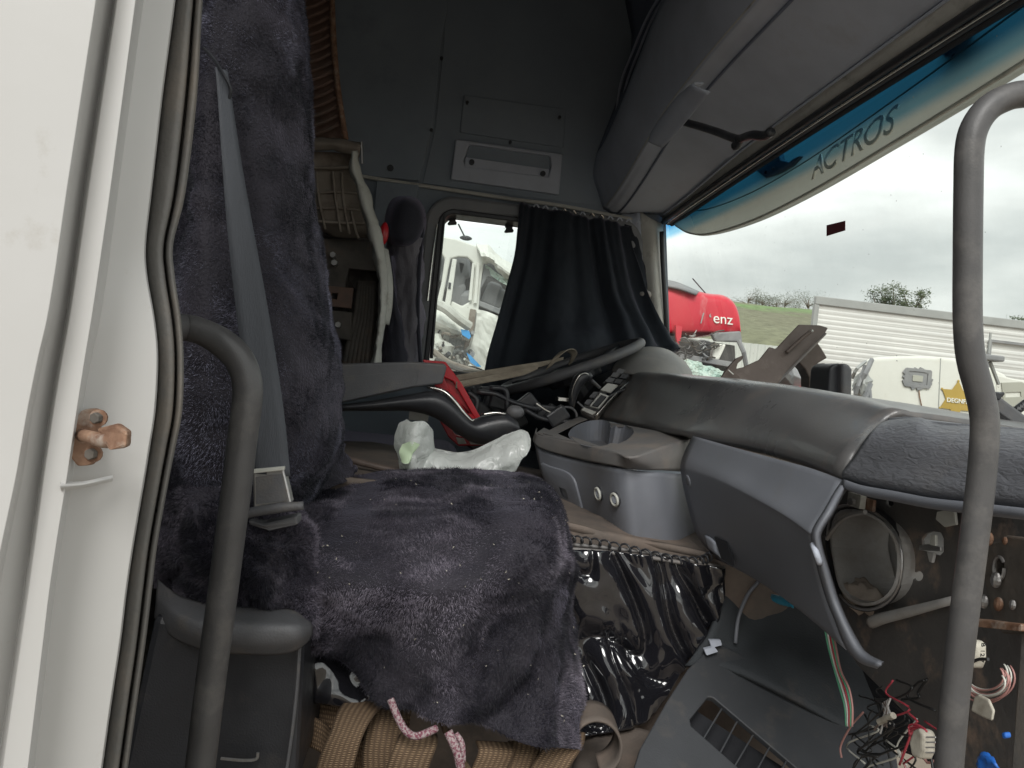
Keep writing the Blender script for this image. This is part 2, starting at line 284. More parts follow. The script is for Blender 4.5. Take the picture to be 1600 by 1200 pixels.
class MB:
    def __init__(s): s.v = []; s.f = []; s.uv = None
    def add(s, vs, fs):
        n = len(s.v); s.v += [Vector(a) for a in vs]; s.f += [tuple(i+n for i in f) for f in fs]; return s
    def box(s, a, b, rot=None, piv=None):
        (x0, y0, z0), (x1, y1, z1) = a, b
        vs = [Vector(c) for c in ((x0, y0, z0), (x1, y0, z0), (x1, y1, z0), (x0, y1, z0), (x0, y0, z1), (x1, y0, z1), (x1, y1, z1), (x0, y1, z1))]
        if rot is not None:
            p = Vector(piv) if piv else (Vector(a)+Vector(b))/2
            vs = [rot @ (c-p) + p for c in vs]
        return s.add(vs, [(0, 3, 2, 1), (4, 5, 6, 7), (0, 1, 5, 4), (1, 2, 6, 5), (2, 3, 7, 6), (3, 0, 4, 7)])
    def prism(s, pts, ext):
        pts = [Vector(p) for p in pts]; ext = Vector(ext); n = len(pts)
        return s.add(pts+[p+ext for p in pts], [tuple(range(n)), tuple(range(2*n-1, n-1, -1))] + [(i, i+n, (i+1) % n+n, (i+1) % n) for i in range(n)])
    def tube(s, path, r, seg=12, cap=True):
        path = [Vector(p) for p in path]; n = len(path); rs = r if isinstance(r, (list, tuple)) else [r]*n
        if len(rs) != n: rs = [float(np.interp(i/(n-1), np.linspace(0, 1, len(rs)), rs)) for i in range(n)]
        T = [(path[min(i+1, n-1)]-path[max(i-1, 0)]).normalized() for i in range(n)]
        a = Vector((0, 0, 1)) if abs(T[0].z) < .9 else Vector((1, 0, 0))
        nn = (a - T[0]*a.dot(T[0])).normalized(); vs = []
        for i in range(n):
            nn = (nn - T[i]*nn.dot(T[i])).normalized(); bb = T[i].cross(nn)
            for k in range(seg):
                q = 2*math.pi*k/seg; vs.append(path[i]+(nn*math.cos(q)+bb*math.sin(q))*rs[i])
        fs = [(i*seg+k, i*seg+(k+1) % seg, (i+1)*seg+(k+1) % seg, (i+1)*seg+k) for i in range(n-1) for k in range(seg)]
        if cap: fs += [tuple(range(seg-1, -1, -1)), tuple((n-1)*seg+k for k in range(seg))]
        return s.add(vs, fs)
    def ball(s, c, r, seg=12, rings=8, sq=(1, 1, 1)):
        vs = []; c = Vector(c)
        for i in range(rings+1):
            t = math.pi*i/rings
            for k in range(seg):
                q = 2*math.pi*k/seg; vs.append(c+Vector((math.sin(t)*math.cos(q)*sq[0], math.sin(t)*math.sin(q)*sq[1], math.cos(t)*sq[2]))*r)
        return s.add(vs, [(i*seg+k, (i+1)*seg+k, (i+1)*seg+(k+1) % seg, i*seg+(k+1) % seg) for i in range(rings) for k in range(seg)])
    def grid(s, g):
        nr, nc = len(g), len(g[0]); flat = [p for r in g for p in r]
        return s.add(flat, [(i*nc+j, i*nc+j+1, (i+1)*nc+j+1, (i+1)*nc+j) for i in range(nr-1) for j in range(nc-1)])
    def build(s, name, m=None, parent=None, **kw):
        me = bpy.data.meshes.new(name); me.from_pydata([tuple(v) for v in s.v], [], s.f); me.update()
        if s.uv:
            ul = me.uv_layers.new(name='UVMap')
            for lp in me.loops: ul.data[lp.index].uv = s.uv[lp.vertex_index]
        return new_obj(name, me, m, parent, **kw)

def cr1(pts, k):
    """smooth curve through points"""
    pts = [Vector(p) for p in pts]; n = len(pts); o = []
    if n < 3 or k < 2:
        if n == 2 and k > 1: return [pts[0].lerp(pts[1], i/k) for i in range(k+1)]
        return pts
    for i in range(n-1):
        p0 = pts[i-1] if i else pts[0]*2-pts[1]; p1, p2 = pts[i], pts[i+1]; p3 = pts[i+2] if i+2 < n else pts[-1]*2-pts[-2]
        for j in range(k):
            t = j/k; o.append(.5*((2*p1)+(p2-p0)*t+(2*p0-5*p1+4*p2-p3)*t*t+(3*p1-p0-3*p2+p3)*t*t*t))
    o.append(pts[-1]); return o
def loftg(rows, su=4, sv=4):
    a = [cr1(r, su) for r in rows]
    cols = [cr1([a[i][j] for i in range(len(a))], sv) for j in range(len(a[0]))]
    return [[cols[j][i] for j in range(len(cols))] for i in range(len(cols[0]))]
def loft(rows, su=4, sv=4, disp=None):
    g = loftg(rows, su, sv)
    if disp:
        nr, nc = len(g), len(g[0]); G = [r[:] for r in g]
        for i in range(nr):
            for j in range(nc):
                du = G[i][min(j+1, nc-1)]-G[i][max(j-1, 0)]; dv = G[min(i+1, nr-1)][j]-G[max(i-1, 0)][j]
                nn = du.cross(dv)
                if nn.length > 1e-9: nn.normalize()
                g[i][j] = G[i][j]+nn*disp(G[i][j], i/(nr-1), j/(nc-1))
    b = MB(); b.grid(g); return b
def plate(outer, holes, depth):
    """flat plate with real holes; outer/holes lists of 3D points, depth = extrusion vector"""
    bm = bmesh.new(); ed = []
    for lp in [outer]+holes:
        vs = [bm.verts.new(Vector(p)) for p in lp]
        ed += [bm.edges.new((vs[i], vs[(i+1) % len(vs)])) for i in range(len(vs))]
    bmesh.ops.triangle_fill(bm, use_beauty=True, use_dissolve=False, edges=ed)
    r = bmesh.ops.extrude_face_region(bm, geom=bm.faces[:])
    bmesh.ops.translate(bm, verts=[g for g in r['geom'] if isinstance(g, bmesh.types.BMVert)], vec=Vector(depth))
    bmesh.ops.recalc_face_normals(bm, faces=bm.faces[:])
    me = bpy.data.meshes.new('plate'); bm.to_mesh(me); bm.free(); return me
def ell(n, fn, a0=0, a1=2*math.pi):
    return [fn(math.cos(a0+(a1-a0)*i/n), math.sin(a0+(a1-a0)*i/n)) for i in range(n)]
def rrect(x0, y0, x1, y1, r, n=4):
    o = []
    for cx, cy, a in ((x1-r, y1-r, 0), (x0+r, y1-r, 90), (x0+r, y0+r, 180), (x1-r, y0+r, 270)):
        for i in range(n+1):
            q = rad(a+90*i/n); o.append((cx+r*math.cos(q), cy+r*math.sin(q)))
    return o
def ribbon(path, wv, name, m, parent=None, k=6, thick=.0025, **kw):
    """strap: centre path, width vectors per point"""
    c = cr1(path, k); wvs = cr1([Vector(x) for x in wv], k); n = len(c)
    b = MB(); ncol = 5
    b.grid([[c[i]+wvs[i]*(j/(ncol-1)-.5) for j in range(ncol)] for i in range(n)])
    ln = 0; b.uv = []
    for i in range(n):
        if i: ln += (c[i]-c[i-1]).length
        for j in range(ncol): b.uv.append((j/(ncol-1)*1.0, ln*4))
    return b.build(name, m, parent, smooth=True, solid=thick, **kw)
def fbm(p, s, o=3):
    return noise.fractal(Vector(p)*s, .6, 2.0, o)
def text_mesh(txt, origin, ux, uy, size, depth, name, m, parent, shear=0, bold=0, font_space=1):
    cu = bpy.data.curves.new('t', 'FONT'); cu.body = txt; cu.size = 1; cu.extrude = .5; cu.shear = shear; cu.offset = bold; cu.space_character = font_space
    to = bpy.data.objects.new('t', cu); me = bpy.data.meshes.new_from_object(to); bpy.data.objects.remove(to)
    ux = Vector(ux); uy = Vector(uy).normalized(); uxn = ux.normalized(); nn = uxn.cross(uy).normalized()
    for v in me.vertices:
        c = v.co; v.co = Vector(origin)+uxn*(c.x*size)+uy*(c.y*size)+nn*(c.z*depth)
    return new_obj(name, me, m, parent)
def fur(src, n, length, width, mname, parent, seed=1, droop=(.0, -.3, -.7), name='plush_pile'):
    """short pile: thin blades scattered over a mesh"""
    me = src.data; rng = np.random.RandomState(seed)
    me.calc_loop_triangles()
    V = np.array([v.co[:] for v in me.vertices]); T = np.array([t.vertices[:] for t in me.loop_triangles])
    A, B, Cc = V[T[:, 0]], V[T[:, 1]], V[T[:, 2]]; cn = np.cross(B-A, Cc-A); ar = np.linalg.norm(cn, axis=1)/2
    nr = cn/np.maximum(1e-12, np.linalg.norm(cn, axis=1)[:, None])
    pick = rng.choice(len(T), n, p=ar/ar.sum()); r1 = np.sqrt(rng.rand(n))[:, None]; r2 = rng.rand(n)[:, None]
    p = A[pick]*(1-r1)+B[pick]*r1*(1-r2)+Cc[pick]*r1*r2; nn = nr[pick]
    # make blades point to the outer (camera-ish) side: away from the seat's core
    ctr = V.mean(axis=0)+np.array([0, .25, -.1]); flip = np.sum(nn*(p-ctr), axis=1) < 0; nn[flip] *= -1
    f = np.stack([np.sin(p[:, 0]*23+4*np.sin(p[:, 2]*11)+p[:, 1]*9), np.cos(p[:, 1]*17+3*np.sin(p[:, 0]*13)), np.sin(p[:, 2]*21+4*np.cos(p[:, 0]*15))], 1)
    f += .8*np.stack([np.sin(p[:, 0]*71+p[:, 2]*53), np.sin(p[:, 1]*61+p[:, 0]*47), np.cos(p[:, 2]*67-p[:, 0]*59)], 1)
    d = nn*.75+f*.42+np.array(droop)*.6+rng.normal(0, .28, (n, 3)); d /= np.linalg.norm(d, axis=1)[:, None]
    s = np.cross(d, rng.normal(0, 1, (n, 3))); s /= np.linalg.norm(s, axis=1)[:, None]
    ln = length*(.6+.8*rng.rand(n))[:, None]
    a = p-s*width/2-nn*.001; b = p+s*width/2-nn*.001; c = p+d*ln
    co = np.empty((n*3, 3)); co[0::3] = a; co[1::3] = b; co[2::3] = c
    m = bpy.data.meshes.new(name); m.vertices.add(n*3); m.vertices.foreach_set('co', co.ravel())
    m.loops.add(n*3); m.loops.foreach_set('vertex_index', np.arange(n*3, dtype=np.int32))
    m.polygons.add(n); m.polygons.foreach_set('loop_start', np.arange(0, n*3, 3, dtype=np.int32)); m.update(); m.validate()
    return new_obj(name, m, M[mname], parent, kind='stuff')

from mathutils.bvhtree import BVHTree
_bvh = {}
def on(o, u, v, off=.001):
    """point where the sight line through (u, v) meets the mesh o, lifted off it"""
    if o.name not in _bvh:
        me = o.data; _bvh[o.name] = BVHTree.FromPolygons([x.co for x in me.vertices], [p.vertices[:] for p in me.polygons])
    d = D(u, v).normalized(); h, n, i, ds = _bvh[o.name].ray_cast(CAM, d)
    if h is None: h, n, i, ds = _bvh[o.name].find_nearest(P(u, v, 1.4))
    if n.dot(d) > 0: n = -n
    return h+n*off, n
def closed(pts, k=4):
    q = cr1([Vector((a, b, 0)) for a, b in list(pts[-2:])+list(pts)+list(pts[:2])], k)
    q = q[2*k:-2*k+k] if False else q[2*k:(2+len(pts))*k]
    return [(p.x, p.y) for p in q]

# ================================================================== GROUND AND HILL
def gh(x, y):
    d = max(0, y-26); t = min(1, d/125); s = t*t*(3-2*t)
    rise = 20.0 + 1.2*math.sin(x*.02+1) + x*.010
    k = x-.13*y-3; k = max(0, min(1, k/24)); k = .12+.88*k*k*(3-2*k)
    return s*rise*k + (.12*fbm((x, y, 0), .15) if y < 40 else .5*fbm((x, y, 0), .03)) - max(0, y-175)*.02
xs = [-1500, -700, -300]+list(np.arange(-150, 261, 6.0))+[330, 500, 900, 1500]
ys = [-900, -300, -80]+list(np.arange(-20, 200, 3.0))+[230, 300, 500, 900, 1600]
mg = bpy.data.materials.new('yard_and_field'); mg.use_nodes = True; t = mg.node_tree; b = t.nodes['Principled BSDF']; b.inputs['Roughness'].default_value = .95; l = t.links.new
tcn = N(t, 'ShaderNodeTexCoord'); sx = N(t, 'ShaderNodeSeparateXYZ'); l(tcn.outputs['Object'], sx.inputs[0])
n1 = N(t, 'ShaderNodeTexNoise'); n1.inputs['Scale'].default_value = .05; n1.inputs['Detail'].default_value = 9; l(tcn.outputs['Object'], n1.inputs['Vector'])
n2 = N(t, 'ShaderNodeTexNoise'); n2.inputs['Scale'].default_value = .9; n2.inputs['Detail'].default_value = 8; l(tcn.outputs['Object'], n2.inputs['Vector'])
ma = N(t, 'ShaderNodeMath'); ma.operation = 'MULTIPLY_ADD'; ma.inputs[1].default_value = 14; l(n1.outputs[0], ma.inputs[0]); l(sx.outputs['Z'], ma.inputs[2])
mr = N(t, 'ShaderNodeMapRange'); mr.inputs['From Min'].default_value = 5; mr.inputs['From Max'].default_value = 36; l(ma.outputs[0], mr.inputs['Value'])
ra = N(t, 'ShaderNodeValToRGB'); cs = [(0, (.20, .165, .13)), (.12, (.20, .165, .13)), (.2, (.18, .185, .11)), (.5, (.20, .205, .13)), (.6, (.18, .175, .115)), (.66, (.17, .27, .10)), (.74, (.21, .20, .13)), (.8, (.18, .31, .11)), (1, (.21, .34, .13))]
ra.color_ramp.elements[0].color = (*cs[0][1], 1); ra.color_ramp.elements[1].color = (*cs[-1][1], 1)
for p_, c_ in cs[1:-1]: ra.color_ramp.elements.new(p_).color = (*c_, 1)
l(mr.outputs[0], ra.inputs[0]); mxn = N(t, 'ShaderNodeMix'); mxn.data_type = 'RGBA'; mxn.blend_type = 'OVERLAY'; mxn.inputs[0].default_value = .6
l(ra.outputs[0], mxn.inputs[6]); l(n2.outputs[0], mxn.inputs[7]); l(mxn.outputs[2], b.inputs['Base Color'])
g = MB(); g.grid([[Vector((x, y, gh(x, y))) for x in xs] for y in ys]); g.build('ground', mg, smooth=True, kind='structure')

# ---- trees
def tree(name, label, base, h, wd, n, m, group, seed, cat='tree', clumps=9, gap=.55, lsz=.03):
    rng = random.Random(seed); t = thing(name, label, cat, base, group); b = Vector(base)
    tr = MB(); tr.tube([b+Vector((0, 0, -.5)), b+Vector((.02*h, 0, .3*h)), b+Vector((.0, .02*h, .62*h))], [.03*h, .022*h, .012*h], 7)
    tips = []
    for i in range(clumps):
        q = rng.uniform(0, 6.28); rr = wd*.5*rng.uniform(.25, 1)**.6; z = h*rng.uniform(.5, .97)*(1-.25*(rr/(wd*.5))**2)
        tip = b+Vector((rr*math.cos(q), rr*math.sin(q), z)); st = b+Vector((.01*h, 0, h*rng.uniform(.25, .5)))
        mid = st.lerp(tip, .5)+Vector((0, 0, .05*h)); tr.tube([st, mid, tip], [.013*h, .008*h, .003*h], 5); tips.append(tip)
    tr.build('trunk', M['bark'], t)
    lf = MB(); per = n//clumps
    for tp in tips:
        R_ = wd*rng.uniform(.11, .2)
        for k in range(per):
            a = Vector((rng.gauss(0, 1), rng.gauss(0, 1), rng.gauss(0, .7)))*R_*gap
            c = tp+a; s = lsz*h*rng.uniform(.5, 1.2)
            d1 = Vector((rng.gauss(0, 1), rng.gauss(0, 1), rng.gauss(0, 1))).normalized(); d2 = d1.orthogonal().normalized()
            lf.add([c-d1*s, c+d2*s*.7, c+d1*s], [(0, 1, 2)])
    lf.build('crown', M[m], t, kind=None)
    return t
names = ['bare low tree at the left end of the ridge line above the green field', 'wider rounded ridge tree next to the leftmost one', 'tallest grey green tree of the ridge line', 'small sparse ridge tree just right of the tallest', 'broad low ridge tree near the middle of the row', 'thin ridge tree with a gap on either side', 'bushy ridge tree right of the middle gap', 'ridge tree second from the white trailer', 'ridge tree standing right beside the trailer corner']
ridge = []
for i, u in enumerate([1168, 1180, 1191, 1203, 1214, 1226, 1238, 1250, 1263]):
    y = 152+6*math.sin(i*2.1); p = P(u, 474, y); base = (p.x, y, gh(p.x, y)-.4)
    tree('ridge_tree', names[i], base, 4.2+1.1*math.sin(i*1.7+1), 6.2+.9*math.cos(i*2.3), 900, 'leaf2', 'trees along the ridge', 40+i, clumps=12, gap=.8, lsz=.032)
for i, (u, vb, hh, ww, lb) in enumerate([(1372, 474, 4.4, 3.0, 'left and smaller of the dark feathery trees above the trailer roof'), (1396, 474, 5.9, 4.2, 'tallest feathery tree in the clump above the trailer roof'), (1424, 476, 5.2, 3.6, 'right hand feathery tree of the clump above the trailer roof')]):
    p = P(u, vb, 84); z0 = gh(p.x, 84); top = P(u, 474-hh*8.0, 84).z
    tree('feathery_tree', lb, (p.x, 84, z0), top-z0, ww*1.05, 1500, 'leaf', 'feathery trees behind the trailer', 70+i, clumps=14, gap=.7, lsz=.022)
p = P(1592, 492, 84); z0 = gh(p.x, 84); tree('feathery_tree', 'sparse dark tree tip at the far right above the trailer', (p.x+1.5, 84, z0), P(1592, 466, 84).z-z0, 4, 700, 'leaf', 'feathery trees behind the trailer', 91, clumps=8)

# ---- corrugated fence
t = thing('corrugated_fence', 'white corrugated metal fence between the red truck and the trailer', 'fence', (8, 24, 1))
bb = MB(); row0, row1 = [], []
for i in range(420):
    x = -2+i*.06; yy = 24+(.045 if i % 4 in (0, 1) else 0); z0 = 1.0; row0.append(Vector((x, yy, z0))); row1.append(Vector((x, yy, 4.15+.006*x)))
bb.grid([row1, row0]); bb.build('sheet', M['fence'], t, solid=.01, kind=None)
for x in np.arange(-2, 23, 3): MB().box((x, 24.06, 0), (x+.12, 24.18, 4.2)).build('post', M['midgrey'], t)
MB().box((-2, 24.07, 3.4), (23.1, 24.13, 3.5)).build('rail', M['midgrey'], t)

# ---- white trailer
YT = 14.0
a = P(1275, 466, YT); x0 = a.x; zt = a.z+.02
t = thing('box_trailer', 'long white ribbed box trailer parked across behind the windscreen', 'trailer', (x0+6, YT+1.2, 0))
bb = MB(); nr = 34; zb = 1.15; top = []; x1 = x0+14.4
rows = []
for i in range(nr*3):
    z = zt-.12-(zt-.12-zb)*i/(nr*3-1); dy = (0, -.010, -.007)[i % 3]
    rows.append([Vector((x0+.05, YT+dy, z)), Vector((x0+4.6, YT+dy+.01*math.sin(i), z)), Vector((x1, YT+dy, z))])
bb.grid(rows); bb.build('side_panel', M['trailer'], t, solid=.012)
MB().box((x0-.02, YT-.06, zt-.14), (x1, YT+.05, zt+.02)).build('top_rail', M['trailer_rail'], t, bevel=.015)
MB().box((x0-.03, YT-.05, zb-.1), (x0+.06, YT+.05, zt-.14)).build('corner_post', M['trailer_rail'], t, bevel=.01)
MB().prism([(x0, YT+.05, zb), (x1, YT+.05, zb), (x1+1.2, YT+2.5, zb), (x0+1.25, YT+2.5, zb)], (0, 0, zt-.02-zb)).build('box_body', M['trailer'], t)
MB().box((x0, YT-.05, zb-.2), (x1, YT+.1, zb-.02)).build('chassis_rail', M['midgrey'], t)
for i in range(3):
    for yy in (YT+.25, YT+2.25):
        w_ = MB(); w_.tube([(x0+9.5+i*1.3, yy-.14, .52), (x0+9.5+i*1.3, yy+.14, .52)], .52, 20); w_.build('wheel', M['gum'], t)
p0 = P(1545, 530, YT-.05); dr = MB()
dr.box((p0.x, YT-.09, p0.z-1.5), (p0.x+.05, YT-.045, p0.z)); dr.box((p0.x+.05, YT-.09, p0.z-.05), (p0.x+1.1, YT-.045, p0.z)); dr.box((p0.x+1.1, YT-.09, p0.z-1.5), (p0.x+1.15, YT-.045, p0.z))
dr.build('side_door_frame', M['midgrey'], t)

# ---- red truck (front towards the camera)
YR = 9.6
def R_(u, v, dy=0): return P(u, v, YR+dy)
t = thing('red_truck', 'smashed red truck cab seen past the curtain, windscreen shattered', 'truck', (R_(1080, 600).x, YR+1, 0))
tp = cr1([Vector((u, v, 0)) for u, v in ((930, 440), (1000, 443), (1045, 447), (1080, 453), (1106, 459), (1130, 462), (1146, 473), (1154, 492), (1157, 519))], 5)
bt = [(1157, 519), (1125, 520), (1090, 526), (1060, 522), (990, 516), (930, 512)]
rws = [[R_(p.x, max(p.y, 440)*1.0+ (519-p.y)*k, d) for p in tp] for k, d in ((.0, .35), (.012, .12), (.06, .01), (.2, -.03), (.5, -.04), (.8, -.03), (1.0, 0))]
loft(rws, 1, 3).build('cab_roof_shell', M['redtruck'], t, smooth=True, solid=.01)
MB().prism([R_(p.x, p.y, .34) for p in tp]+[R_(*q, .34) for q in bt[1:]], (0, 1.8, 0)).build('cab_back', M['redtruck'], t)
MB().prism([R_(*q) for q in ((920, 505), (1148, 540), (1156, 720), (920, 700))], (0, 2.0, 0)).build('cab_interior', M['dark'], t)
for i in range(1): pass
g_ = loft([[R_(1040, 438, .3), R_(1062, 444, .2), R_(1092, 457, .1)], [R_(1038, 446, -.05), R_(1062, 451, -.1), R_(1088, 460, -.12)]], 4, 3); g_.build('roof_deflector', M['midgrey'], t, solid=.03, smooth=True)
MB().box(R_(1040, 493, -.03), R_(1072, 505, 0)+Vector((0, .03, -.02))).build('lamp_slot', M['midgrey'], t)
MB().prism([R_(*q, -.06) for q in ((1112, 520), (1158, 517), (1161, 535), (1118, 533))], (0, .1, 0)).build('sun_visor', M['midgrey'], t, bevel=.02)
MB().prism([R_(*q, -.12) for q in ((1056, 508), (1066, 510), (1064, 530), (1060, 541), (1057, 528))], (0, .06, 0)).build('torn_red_strip', M['redtruck'], t)
MB().prism([R_(*q, -.1) for q in ((1116, 537), (1135, 538), (1131, 548), (1124, 562), (1113, 562))], (0, .12, 0)).build('seat_back', M['white_print'], t, bevel=.02)
rr = random.Random(5)
for i in range(40):
    u0_, v0_ = rr.uniform(1062, 1118), rr.uniform(522, 560); u1_, v1_ = u0_+rr.uniform(-24, 24), v0_+rr.uniform(-9, 9)
    MB().tube(cr1([R_(u0_, v0_, -.14), R_((u0_+u1_)/2, (v0_+v1_)/2+rr.uniform(-6, 6), -.2), R_(u1_, v1_, -.12)], 4), rr.uniform(.004, .013), 5).build('bent_strip', M[rr.choice(['midgrey', 'debris', 'dark', 'debris', 'trailer_rail'])], t)
MB().prism([R_(*q, -.16) for q in ((1064, 552), (1148, 566), (1148, 575), (1062, 560))], (0, .1, 0)).build('wiper_cowl', M['midgrey'], t, bevel=.01)
loft([[R_(1050, 562, -.2), R_(1078, 564, -.3), R_(1110, 572, -.25), R_(1134, 580, -.2)], [R_(1050, 590, -.25), R_(1080, 592, -.4), R_(1112, 600, -.35), R_(1140, 606, -.2)], [R_(1050, 625, -.2), R_(1080, 628, -.3), R_(1112, 630, -.3), R_(1140, 632, -.2)]], 6, 6, disp=lambda p, a, b_: .08*fbm(p, 5)).build('shattered_windscreen', M['glassy'], t)
MB().tube([R_(1154, 532, -.1), R_(1162, 550, -.15), R_(1166, 572, -.1)], .03, 6).build('mirror_arm', M['midgrey'], t)
MB().tube([R_(1082, 435, .2), R_(1103, 459, .2)], .008, 5).build('antenna', M['black'], t)
MB().prism([R_(*q, -.05) for q in ((930, 600), (1155, 620), (1160, 860), (930, 860))], (0, 2.0, 0)).build('front_grille_panel', M['redtruck'], t, bevel=.05)
for uu in (960, 1130):
    c_ = R_(uu, 900, .6); MB().tube([(c_.x-.15, c_.y, .5), (c_.x+.15, c_.y, .5)], .5, 18).build('wheel', M['gum'], t)
ux = (R_(1134, 509)-R_(1108, 506)); uy = (R_(1108, 490)-R_(1108, 508))
text_mesh('enz', R_(1114, 504, -.055), ux, uy, .19, .008, 'lettering', M['white_print'], t)
text_mesh('/ \u2018', R_(1094, 505, -.055), ux, uy, .2, .008, 'scraped_lettering', M['trailer_rail'], t)

# ---- coloured load seen under the broken fascia
t = thing('scrap_pile', 'heap of green and red scrap behind the broken brown fascia', 'scrap heap', (P(1230, 600, 7.5).x, 7.5, 0))
base = P(1240, 640, 7.5)
for i in range(34):
    u_, v_ = rr.uniform(1190, 1290), rr.uniform(585, 650); c = P(u_, v_, 7.3+rr.random()*.5); s = rr.uniform(.05, .2)
    MB().box(c-Vector((s, s*.5, s*.4)), c+Vector((s, s*.5, s*.4)), Matrix.Rotation(rr.uniform(-1, 1), 3, 'Y') @ Matrix.Rotation(rr.uniform(-1, 1), 3, 'X')).build('scrap_piece', M[rr.choice(['glassy', 'red', 'midgrey', 'trailer', 'blue', 'dark', 'cabwhite', 'glassy'])], t, bevel=.01)
MB().box((base.x-.6, 7.3, 0), (base.x+.6, 8.3, base.z-.1)).build('scrap_base', M['debris'], t, bevel=.05)

# ---- white cab on the right
YC = 6.0
def C_(u, v, dy=0): return P(u, v, YC+dy)
t = thing('white_cab', 'white truck cab with a gold star badge and a grey patched hatch', 'truck', (C_(1450, 640).x, YC+1, 0))
ol = [(1345, 800), (1348, 640), (1349, 575), (1352, 562), (1365, 558), (1400, 556), (1450, 556), (1490, 559), (1530, 566), (1568, 584), (1592, 606), (1600, 640), (1606, 820)]
new_obj('cab_side', plate([C_(*q) for q in ol], [], (1.35, 2.2, 0)), M['cabwhite'], t, bevel=.05, seg=4)
q0, q1 = C_(1411, 573, -.02), C_(1459, 609, -.02)
cx, cz = (q0.x+q1.x)/2, (q0.z+q1.z)/2; hw, hh = .118, .078
rt = Matrix.Rotation(rad(-2), 3, 'Y')
def hp(x, z, dy=0): return Vector((cx+x, YC-.004+dy, cz+z))
fr_ = [hp(*p_) for p_ in rrect(-hw, -hh, hw, hh, .02)]; inn = [hp(*p_) for p_ in rrect(-hw*.72, -hh*.68, hw*.72, hh*.68, .012)]
new_obj('hatch_gasket', plate(fr_, [inn], (0, -.014, 0)), M['midgrey'], t, bevel=.003)
MB().prism([hp(*p_, 0) for p_ in rrect(-hw*.7, -hh*.66, hw*.7, hh*.66, .01)], (0, -.006, 0)).build('hatch_panel', M['midgrey'], t)
MB().prism([hp(*p_, -.006) for p_ in rrect(-hw*.4, -hh*.36, hw*.36, hh*.3, .008)], (0, -.008, 0)).build('hatch_latch', M['grey_print'], t, bevel=.002)
for k in range(14):
    q = 2*math.pi*k/14; c = hp(math.cos(q)*hw, math.sin(q)*hh*1.0); s = rr.uniform(.008, .018)
    c.x = max(cx-hw, min(cx+hw, c.x*1)); MB().box(c-Vector((s*1.6, .012, s)), c+Vector((s*1.6, .0, s)), Matrix.Rotation(rr.uniform(-.6, .6), 3, 'Y')).build('sealant_lump', M['midgrey'], t, bevel=.003)
MB().tube(cr1([C_(1436, 610, -.012), C_(1437, 620, -.014), C_(1440, 634, -.012)], 3), .005, 5).build('drip_line', M['rust'], t)
sc0 = C_(1494, 625, -.004); st = []
for k in range(12):
    q = math.pi/2+k*math.pi/6; r_ = (.158 if k % 2 == 0 else .095)
    st.append(sc0+Vector((math.cos(q)*r_, 0, math.sin(q)*r_)))
so = MB().prism(st, (0, -.008, 0)).build('star_badge', M['gold'], t)
for k in range(0, 12, 2):
    MB().ball(st[k]+Vector((0, -.004, 0)), .011, 8, 6, (1, .5, 1)).build('star_knob', M['gold'], so)
text_mesh('DEGNFR', sc0+Vector((-.092, -.0125, -.024)), (1, 0, 0), (0, 0, 1), .052, .006, 'badge_lettering', M['white_print'], so, bold=.012)
MB().tube([C_(1401, 556, .1), C_(1401, 564, .0)], .006, 5).build('roof_bolt', M['black'], t)
for uu in (1400, 1560):
    c_ = C_(uu, 900, .3); MB().tube([(c_.x, YC+.05, .5), (c_.x, YC+.35, .5)], .5, 18).build('wheel', M['gum'], t)
for q in (((1356, 640), (1480, 646), (1560, 655)), ((1470, 560), (1468, 600), (1466, 652))):
    MB().tube(cr1([C_(u, v, -.002) for u, v in q], 3), .004, 5).build('panel_gap', M['trailer_rail'], t)
for k in range(14):
    MB().ball(C_(1362+k*12, 562+(abs(k-7)**2)*.12, .02), .008, 6, 4).build('rivet', M['trailer_rail'], t)
# crumpled left edge
t = thing('crushed_wreckage', 'crumpled grey metal strips hanging left of the white cab', 'wreckage', (C_(1350, 640).x, YC-.2, 0))
for (pa, pb, r_) in (((1332, 636), (1352, 572), .016), ((1340, 640), (1358, 565), .012), ((1335, 610), (1362, 562), .02), ((1347, 655), (1338, 600), .015), ((1352, 565), (1332, 590), .014), ((1340, 645), (1360, 600), .02), ((1350, 640), (1330, 660), .02), ((1358, 610), (1362, 650), .018)):
    m_ = C_((pa[0]+pb[0])/2+rr.uniform(-4, 4), (pa[1]+pb[1])/2+rr.uniform(-4, 4), -.3)
    MB().tube(cr1([C_(*pa, -.2), m_, C_(*pb, -.2)], 3), r_, 5).build('metal_strip', M[rr.choice(['trailer_rail', 'midgrey', 'debris'])], t)
loft([[C_(1334, 590, -.15), C_(1358, 575, -.1)], [C_(1336, 620, -.25), C_(1362, 615, -.1)], [C_(1330, 655, -.15), C_(1362, 655, -.1)]], 6, 6, disp=lambda p, a, b_: .05*fbm(p, 9)).build('crushed_sheet', M['trailer_rail'], t, solid=.006)
MB().box(C_(1340, 650, -.1)-Vector((.05, 0, 2.6)), C_(1350, 650, 0)).build('support_post', M['debris'], t)

